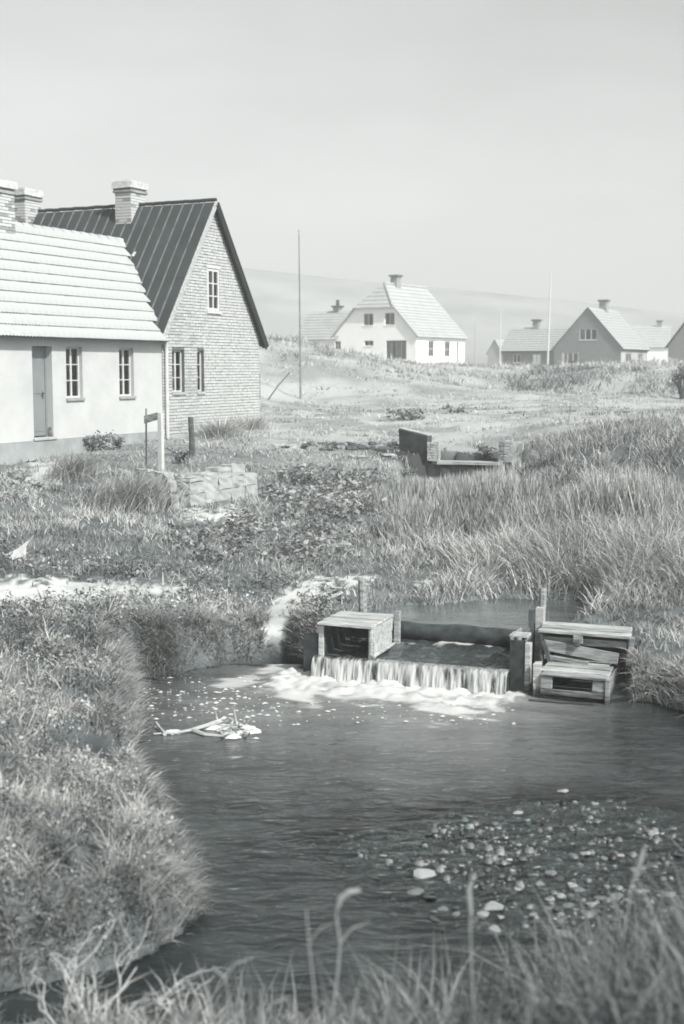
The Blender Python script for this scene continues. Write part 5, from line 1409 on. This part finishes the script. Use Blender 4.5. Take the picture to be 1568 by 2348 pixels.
def leafy(name, label, px, py, n, hgt, rad, size, m='weed', tonev=.3, cat='plant', z0=1.4):
    b = on_ground(px, py, z0)
    T = thing(name, b, label, cat)
    st = MB(); pts = []
    for k in range(5):
        a = rnd.uniform(0, 6.28); t = b + Vector((rad * .7 * math.cos(a), rad * .7 * math.sin(a), hgt * rnd.uniform(.6, 1)))
        MB().tube([b - Vector((0, 0, .05)), b.lerp(t, .5) + Vector((0, 0, hgt * .1)), t], [.012, .009, .004], 5).build('stem', 'bark', T)
        for _ in range(n // 5):
            u = rnd.uniform(.15, 1.05); q = b.lerp(t, u); pts.append((q.x + rnd.gauss(0, rad * .22), q.y + rnd.gauss(0, rad * .22), q.z + rnd.gauss(0, hgt * .06)))
    pts = np.array(pts)
    o = leaves('foliage', m, pts, rng.uniform(.5, 1.2, len(pts)) * size, np.clip(rng.normal(tonev, .16, len(pts)), 0, 1))
    attach(o, T); return T
leafy('weed_plant', 'dark leafy plant at the foot of the white cottage wall under the window', 205, 1035, 160, .42, .22, .09)
leafy('weed_plant', 'second dark leafy plant along the cottage wall', 232, 1032, 160, .40, .2, .09)
leafy('weed_plant', 'dark leafy plant at the cottage wall nearest the white post', 270, 1030, 160, .38, .22, .09)
leafy('weed_plant', 'dark clump of leaves right of the white post', 418, 1062, 140, .25, .2, .09)
leafy('meadow_bush', 'low dark bush in the meadow behind the culvert wing wall', 950, 962, 260, .35, .9, .16, z0=2.0, cat='bush')
leafy('meadow_bush', 'small dark bush in the meadow right of the low dark bush', 1045, 948, 110, .28, .5, .16, z0=2.0, cat='bush')
leafy('weed_plant', 'leafy weeds growing against the foot of the culvert wing wall', 925, 1100, 200, .3, .35, .09, tonev=.4)
leafy('meadow_bush', 'dark brush beside the right pier of the culvert', 1118, 1045, 160, .28, .3, .09, z0=1.6, cat='bush')
# bare shrub at the right edge
def shrub(px, py, label, hgt, name='shrub'):
    b = on_ground(px, py, 2.1); T = thing(name, b, label, 'shrub'); pts = []
    for k in range(14):
        a = rnd.uniform(0, 6.28); r = rnd.uniform(.1, .8)
        t = b + Vector((r * math.cos(a), r * math.sin(a), hgt * rnd.uniform(.55, 1)))
        mid = b.lerp(t, .5) + Vector((rnd.uniform(-.1, .1), rnd.uniform(-.1, .1), .1))
        st = MB().tube([b - Vector((0, 0, .1)), mid, t], [.03, .02, .006], 5).build('branch', 'bark', T)
        for _ in range(4):
            q = mid.lerp(t, rnd.uniform(0, .9)); e = q + Vector((rnd.uniform(-.3, .3), rnd.uniform(-.3, .3), rnd.uniform(.1, .45)))
            MB().tube([q, q.lerp(e, .5) + Vector((0, 0, .04)), e], [.010, .008, .004], 4).build('twig', 'bark', st)
            for _ in range(9): pts.append(q.lerp(e, rnd.random()) + Vector((rnd.gauss(0, .05), rnd.gauss(0, .05), rnd.gauss(0, .05))))
    pts = np.array([tuple(p) for p in pts])
    o = leaves('foliage', 'weed', pts, rng.uniform(.06, .13, len(pts)), np.clip(rng.normal(.15, .1, len(pts)), 0, 1)); attach(o, T)
shrub(1562, 915, 'dark twiggy shrub at the right edge before the barn', 1.25)

# ------------------------------------------------------------------ stones, gravel, driftwood
def rock_mesh(seed, m):
    r_ = random.Random(seed); bm = bmesh.new()
    for _ in range(17):
        q = Vector((r_.gauss(0, 1), r_.gauss(0, 1), r_.gauss(0, 1))).normalized() * r_.uniform(.8, 1.1); q.z *= .8
        bm.verts.new(q)
    res = bmesh.ops.convex_hull(bm, input=bm.verts[:])
    bmesh.ops.delete(bm, geom=[v_ for v_ in bm.verts if not v_.link_faces], context='VERTS')
    bmesh.ops.bevel(bm, geom=bm.edges[:], offset=.06, segments=1, affect='EDGES')
    me = bpy.data.meshes.new('stone'); bm.to_mesh(me); bm.free(); me.materials.append(M[m]); return me
ROCKS = {m: [rock_mesh(i * 7 + hash_, m) for i in range(4)] for hash_, m in ((1, 'pale_stone'), (101, 'stone'), (201, 'wet_stone'))}
def rock(p, sx, sy, sz, m, label, name='stone', group=None, cat='stone'):
    o = bpy.data.objects.new(name, rnd.choice(ROCKS[m])); COL.objects.link(o)
    o.location = p; o.scale = (sx, sy, sz); o.rotation_euler = (rnd.uniform(-.25, .25), rnd.uniform(-.25, .25), rnd.uniform(0, 6.28))
    return tag(o, label, cat, group)
def prock(px, py, wpx, hpx, m, label, group=None, z=None):
    b = atz(px, py, -.005) if z is None else on_ground(px, py, z)
    s = wpx / FP * b.y / 2
    return rock(b + Vector((0, 0, s * .1)), s, s * .8, max(hpx / FP * b.y / 2 * .55, s * .22), m, label, group=group)
prock(1132, 2082, 66, 60, 'pale_stone', 'largest bright pale stone on the gravel bar')
prock(1108, 2098, 40, 26, 'pale_stone', 'pale stone touching the left of the largest bright stone')
prock(1150, 2105, 34, 22, 'pale_stone', 'pale stone just right below the largest bright stone')
prock(1130, 2132, 46, 14, 'pale_stone', 'flat pale slab of stone below the largest bright stone')
prock(1290, 1815, 36, 20, 'pale_stone', 'lone white stone farthest out on the gravel bar')
prock(1186, 1865, 30, 22, 'pale_stone', 'pointed white stone left of the lone far white stone')
prock(970, 2008, 66, 20, 'pale_stone', 'long flat pale stone at the left end of the gravel bar')
prock(950, 2048, 50, 20, 'stone', 'dull grey slab below the long flat pale stone')
prock(1498, 1913, 44, 18, 'pale_stone', 'pale oblong stone alone near the right edge')
prock(1342, 1957, 34, 28, 'pale_stone', 'squarish pale stone in the middle of the gravel bar')
prock(1290, 1813 + 330, 80, 36, 'stone', 'mottled grey stone half hidden by the foreground grass')
grp = 'small pale stones on the gravel bar'
for (a, b_2, w_) in [(1230, 1990, 40), (1262, 2003, 46), (1225, 2010, 36), (1240, 2030, 50), (1310, 2032, 46), (1330, 2042, 36), (1285, 2055, 40), (1262, 2062, 34), (1300, 2078, 40), (1320, 2085, 34), (1352, 2075, 50), (1412, 2058, 60),
                     (1440, 2068, 40), (1375, 2060, 44), (1220, 2098, 30), (1205, 2102, 24), (1530, 2050, 52), (1480, 2042, 30), (1385, 1968, 30), (1400, 1940, 24), (1420, 1962, 34), (1450, 1955, 22), (1355, 1935, 30), (1190, 2040, 26), (1015, 2085, 28), (1045, 2098, 34), (995, 2090, 22), (1285, 2112, 30), (1060, 1985, 24), (880, 1962, 22), (915, 1990, 20), (860, 1945, 18)]:
    prock(a, b_2, w_ * rnd.uniform(.75, 1.1), w_ * rnd.uniform(.4, .6), 'pale_stone' if rnd.random() < .3 else 'stone', 'small angular stone lying in the shallow gravel bar', grp)
gd = 'dark wet stones of the gravel bar'
for i in range(30):
    prock(rnd.uniform(860, 1560), rnd.uniform(1890, 2120), rnd.uniform(18, 44), rnd.uniform(12, 24), 'wet_stone', 'dark wet stone breaking the surface of the shallows', gd)
ng = 13000
gx_ = rng.uniform(-.3, 3.6, ng); gy_ = rng.uniform(6.3, 10.8, ng)
sdg = poly_sd(gx_, gy_, BAR) + (fbm(gx_ * 2.5, gy_ * 2.5, 251) - .5) * .9
kk = sdg < rng.uniform(-.6, .15, ng); gx_, gy_ = gx_[kk], gy_[kk]; ng = len(gx_)
gs_ = rng.choice([.008, .011, .015, .021, .03, .042], ng, p=[.26, .26, .22, .14, .08, .04])
gz_ = ground_h(gx_, gy_) + rng.uniform(-.3, .35, ng) * gs_
an = np.arange(5) * 1.2566; vv = []
ro_ = rng.uniform(0, 6.28, ng)[:, None]; rr_ = gs_[:, None] * rng.uniform(.65, 1.35, (ng, 5))
cxr, cyr = np.cos(an[None] + ro_) * rr_, np.sin(an[None] + ro_) * rr_ * .85
bot = np.stack([gx_[:, None] + cxr, gy_[:, None] + cyr, np.repeat(gz_[:, None] - gs_[:, None] * .3, 5, 1)], 2)
topq = np.stack([gx_[:, None] + cxr * .62, gy_[:, None] + cyr * .62, gz_[:, None] + gs_[:, None] * rng.uniform(.3, .75, (ng, 5))], 2)
vv = np.concatenate([bot, topq], 1).reshape(-1, 3)
lf_ = []
for i_ in range(5): lf_ += [i_, (i_ + 1) % 5, 5 + (i_ + 1) % 5, 5 + i_]
lf_ += [5, 6, 7, 8, 9]
tg = np.clip(rng.normal(.36, .22, ng) + (rng.uniform(0, 1, ng) < .07) * .5, .05, 1.6)
go_ = np_mesh('gravel', vv, (np.arange(ng)[:, None] * 10 + np.array(lf_)[None]).ravel(), np.tile([4, 4, 4, 4, 4, 5], ng), 'wet_gravel', {'tone': np.repeat(tg, 10)})
tag(go_, 'loose wet gravel showing through the shallow water', 'gravel', kind='stuff')
# stones round the cottage and the culvert
for i, (a, b_2, w_, h_, m_, lab) in enumerate([
        (20, 1145, 26, 22, 'pale_stone', 'round white stone in the dark weeds at the left edge'), (10, 1060, 60, 40, 'stone', 'large squared stone of the rubble bank at the left edge'),
        (20, 1085, 50, 30, 'stone', 'lower squared stone of the rubble bank at the left edge'), (70, 1058, 50, 14, 'pale_stone', 'flat pale step stone below the cottage plinth'),
        (85, 1042, 70, 12, 'pale_stone', 'long flat step stone directly under the cottage door'), (60, 1080, 44, 16, 'pale_stone', 'pale stone at the bottom of the steps'),
        (232, 1085, 40, 18, 'pale_stone', 'pale flat stone between the two grass tussocks'), (350, 1082, 34, 16, 'pale_stone', 'pale stone at the foot of the white post'),
        (832, 1048, 40, 22, 'pale_stone', 'pale boulder left of the culvert wing wall'), (860, 1056, 30, 20, 'pale_stone', 'second pale boulder nearer the culvert wing wall'),
        (893, 1045, 44, 26, 'pale_stone', 'pale boulder touching the culvert wing wall'), (655, 1026, 36, 12, 'pale_stone', 'flat pale stone at the left end of the eroded bank'),
        (688, 1024, 24, 12, 'pale_stone', 'small pale stone beside the flat one on the eroded bank'), (905, 1100, 50, 10, 'stone', 'flat grey stone below the culvert wing wall')]):
    prock(a, b_2, w_, h_, m_, lab, z=1.4)
# eroded stone edge above the weeds
er = thing('stone_edging', on_ground(800, 1026, 1.5), 'low dark dry stone edging running left from the culvert', 'stone edging')
for i in range(64):
    px = 700 + (i % 32) * 7.0 + rnd.uniform(-2, 2); q = on_ground(px, (1030 if i < 32 else 1021) + rnd.uniform(-3, 3), 1.5); s_ = rnd.uniform(.07, .14)
    o = bpy.data.objects.new('stone', rnd.choice(ROCKS['wet_stone'] if rnd.random() < .8 else ROCKS['stone'])); COL.objects.link(o); attach(o, er)
    o.matrix_basis = Matrix.Translation(q + Vector((0, 0, .02))) @ Matrix.Rotation(rnd.uniform(0, 6), 4, 'Z') @ Matrix.Diagonal((s_ * 1.4, s_, s_ * .9, 1))
# white scrap
c0 = on_ground(50, 1292, 1.0); sF = frame(c0, (1, .2))
sv_ = [(-.16, 0, .14), (-.11, -.05, .06), (-.05, .02, .19), (0, -.06, .10), (.02, .03, .02), (.06, -.02, .22), (.10, .05, .30), (.15, .0, .36), (.05, .02, .0), (.06, -.03, .12), (-.12, .05, .10)]
sf_ = [(0, 1, 2), (1, 3, 2), (1, 4, 3), (2, 3, 5), (3, 9, 5), (5, 6, 2), (5, 7, 6), (3, 4, 8), (3, 8, 9), (0, 2, 10)]
o = MB().add([sF @ Vector(q) for q in sv_], sf_).build('paper_scrap', 'paper'); so = o.modifiers.new('thick', 'SOLIDIFY'); so.thickness = .006
tag(o, 'crumpled white scrap lying in the grass above the sand path', 'scrap')
# driftwood in the pond
def drift(name, label, lines, r, m='dead_branch', cat='driftwood'):
    T = thing(name, atz(*lines[0][0][:2], 0), label, cat)
    for ln in lines:
        pts = [atz(a, b_2, z) for a, b_2, z in ln]; n = len(pts)
        MB().tube(pts, [r * (1 - .6 * i / max(n - 1, 1)) for i in range(n)], 6).build('branch', m, T)
    return T
drift('driftwood', 'forked bare branch floating at the left of the pond', [[(505, 1652, .06), (470, 1664, .05), (435, 1674, .03), (400, 1680, .02), (352, 1682, .01)], [(440, 1673, .03), (470, 1684, .02), (520, 1688, .02), (552, 1689, .01)], [(378, 1682, .02), (366, 1668, .03), (358, 1655, .06)]], .022)
dl = [[(500, 1655, .03), (496, 1643, .08), (494, 1630, .14)], [(545, 1668, .02), (540, 1648, .1), (536, 1625, .2)], [(520, 1672, .03), (560, 1672, .04), (595, 1674, .01)]]
for i in range(22):
    a, b_2 = rnd.uniform(500, 580), rnd.uniform(1656, 1690); dl.append([(a, b_2, .01), (a + rnd.uniform(-12, 12), b_2 - rnd.uniform(2, 12), .04), (a + rnd.uniform(-24, 24), b_2 - rnd.uniform(4, 22), .05 + rnd.uniform(0, .05))])
drift('root_tangle', 'spiky tangle of roots caught in foam beside the floating branch', dl, .014)
fp = MB()
for (ca, cb_, ra, rb_) in ((545, 1672, 48, 12), (500, 1668, 40, 8), (395, 1680, 24, 4), (530, 1690, 24, 4), (575, 1676, 26, 6)):
    c_ = atz(ca, cb_, .012); ring = []
    for i in range(20):
        a_ = i * math.tau / 20; k2 = rnd.uniform(.75, 1.1); ring.append(atz(ca + ra * k2 * math.cos(a_), cb_ + rb_ * k2 * math.sin(a_), .006))
    inner = [c_.lerp(q, .55) + Vector((0, 0, .02 + rnd.uniform(0, .012))) for q in ring]
    fp.add([tuple(q) for q in ring] + [tuple(q) for q in inner] + [tuple(c_ + Vector((0, 0, .025)))], [(i, (i + 1) % 20, 20 + (i + 1) % 20, 20 + i) for i in range(20)] + [(20 + i, 20 + (i + 1) % 20, 40) for i in range(20)])
tag(fp.build('foam_raft', 'foam', smooth=True), 'rafts of foam gathered round the driftwood', 'foam', kind='stuff')
# bare branches at the lower left
def fork(T, p, d, L, r, depth):
    pts = [p]; q = p.copy()
    for i in range(4):
        q = q + d * (L / 4) + Vector((rnd.gauss(0, .02), rnd.gauss(0, .02), rnd.gauss(0, .015))); pts.append(q.copy())
    o = MB().tube(pts, [r * (1 - .15 * i) for i in range(5)], 5).build('branch' if depth == 2 else 'twig', 'dead_branch', T)
    if depth > 0:
        for k in range(4):
            s_ = pts[rnd.randint(1, 4)]; d2 = (d + Vector((rnd.gauss(0, .55), rnd.gauss(0, .45), rnd.gauss(.05, .3)))).normalized()
            fork(T, s_, d2, L * rnd.uniform(.4, .65), r * .55, depth - 1)
b0 = aty(115, 2420, 5.7)
T = thing('bare_branches', b0, 'spray of bare pale branches in the lower left corner', 'branches')
for (tx, ty, dy) in ((140, 2210, .2), (310, 2190, .45), (350, 2290, .1), (50, 2250, .1), (215, 2240, .3)):
    e_ = aty(tx, ty, 5.7 + dy); fork(T, b0 + Vector((rnd.uniform(-.05, .15), 0, 0)), (e_ - b0).normalized(), (e_ - b0).length * .85, .0085, 2)
# tall seed stalks of the foreground
def stalk(lab, pts, Y, r, head=None):
    P_ = [aty(a, b_2, Y) for a, b_2 in pts]; T = thing('grass_stalk', P_[0], lab, 'grass stalk')
    MB().tube(P_, [r * (1 - .35 * i / (len(P_) - 1)) for i in range(len(P_))], 6).build('stem', 'straw', T)
    if head:
        H_ = [aty(a, b_2, Y) for a, b_2 in head]; n = len(H_)
        MB().tube(H_, [r * (.8 + 1.6 * math.sin(math.pi * (i + .5) / n)) for i in range(n)], 7).build('seed_head', 'straw', T)
    lf = P_[len(P_) // 2]
    MB().tube([lf, lf + Vector((.04, 0, .05)), lf + Vector((.10, .02, .06))], [r * .7, r * .6, r * .2], 5).build('leaf', 'straw', T)
stalk('tall blurred stalk with its head bent to the right', [(752, 2420), (765, 2300), (775, 2220), (780, 2160), (772, 2110), (770, 2080), (785, 2052)], 4.1, .0045, [(772, 2085), (780, 2060), (800, 2045), (826, 2040)])
stalk('upright blurred stalk left of the bent headed stalk', [(730, 2400), (718, 2250), (708, 2160), (702, 2085)], 3.9, .0035)
stalk('blurred stalk with a thick pale head below the largest bright stone', [(1090, 2420), (1082, 2250), (1078, 2120), (1075, 2040)], 4.1, .0040, [(1080, 2100), (1076, 2070), (1074, 2040), (1082, 2018)])
stalk('short blurred stalk leaning left near the dark water', [(560, 2420), (525, 2290), (515, 2240), (490, 2220)], 4.2, .005)
stalk('short thick blurred blade curving beside the leaning stalk', [(610, 2420), (600, 2330), (598, 2270)], 4.2, .006)
stalk('faint tall stalk with drooping head at the right side', [(1400, 2420), (1420, 2200), (1450, 2020), (1470, 1960)], 4.3, .004, [(1455, 2010), (1468, 1970), (1476, 1945)])

# ------------------------------------------------------------------ haze
hz = MB().box(Matrix.Identity(4), -900, 900, -45, 1500, -8, 62).build('haze', 'foam')
hz.data.materials.clear()
hm = bpy.data.materials.new('haze_air'); hm.use_nodes = True
t_ = hm.node_tree; t_.nodes.remove(t_.nodes['Principled BSDF'])
pv_ = t_.nodes.new('ShaderNodeVolumePrincipled'); pv_.inputs['Color'].default_value = (.93, .94, .93, 1); pv_.inputs['Density'].default_value = 0.0022
t_.links.new(pv_.outputs[0], t_.nodes['Material Output'].inputs['Volume'])
hz.data.materials.append(hm)
tag(hz, 'thin pale summer haze over the valley', 'haze', kind='stuff')
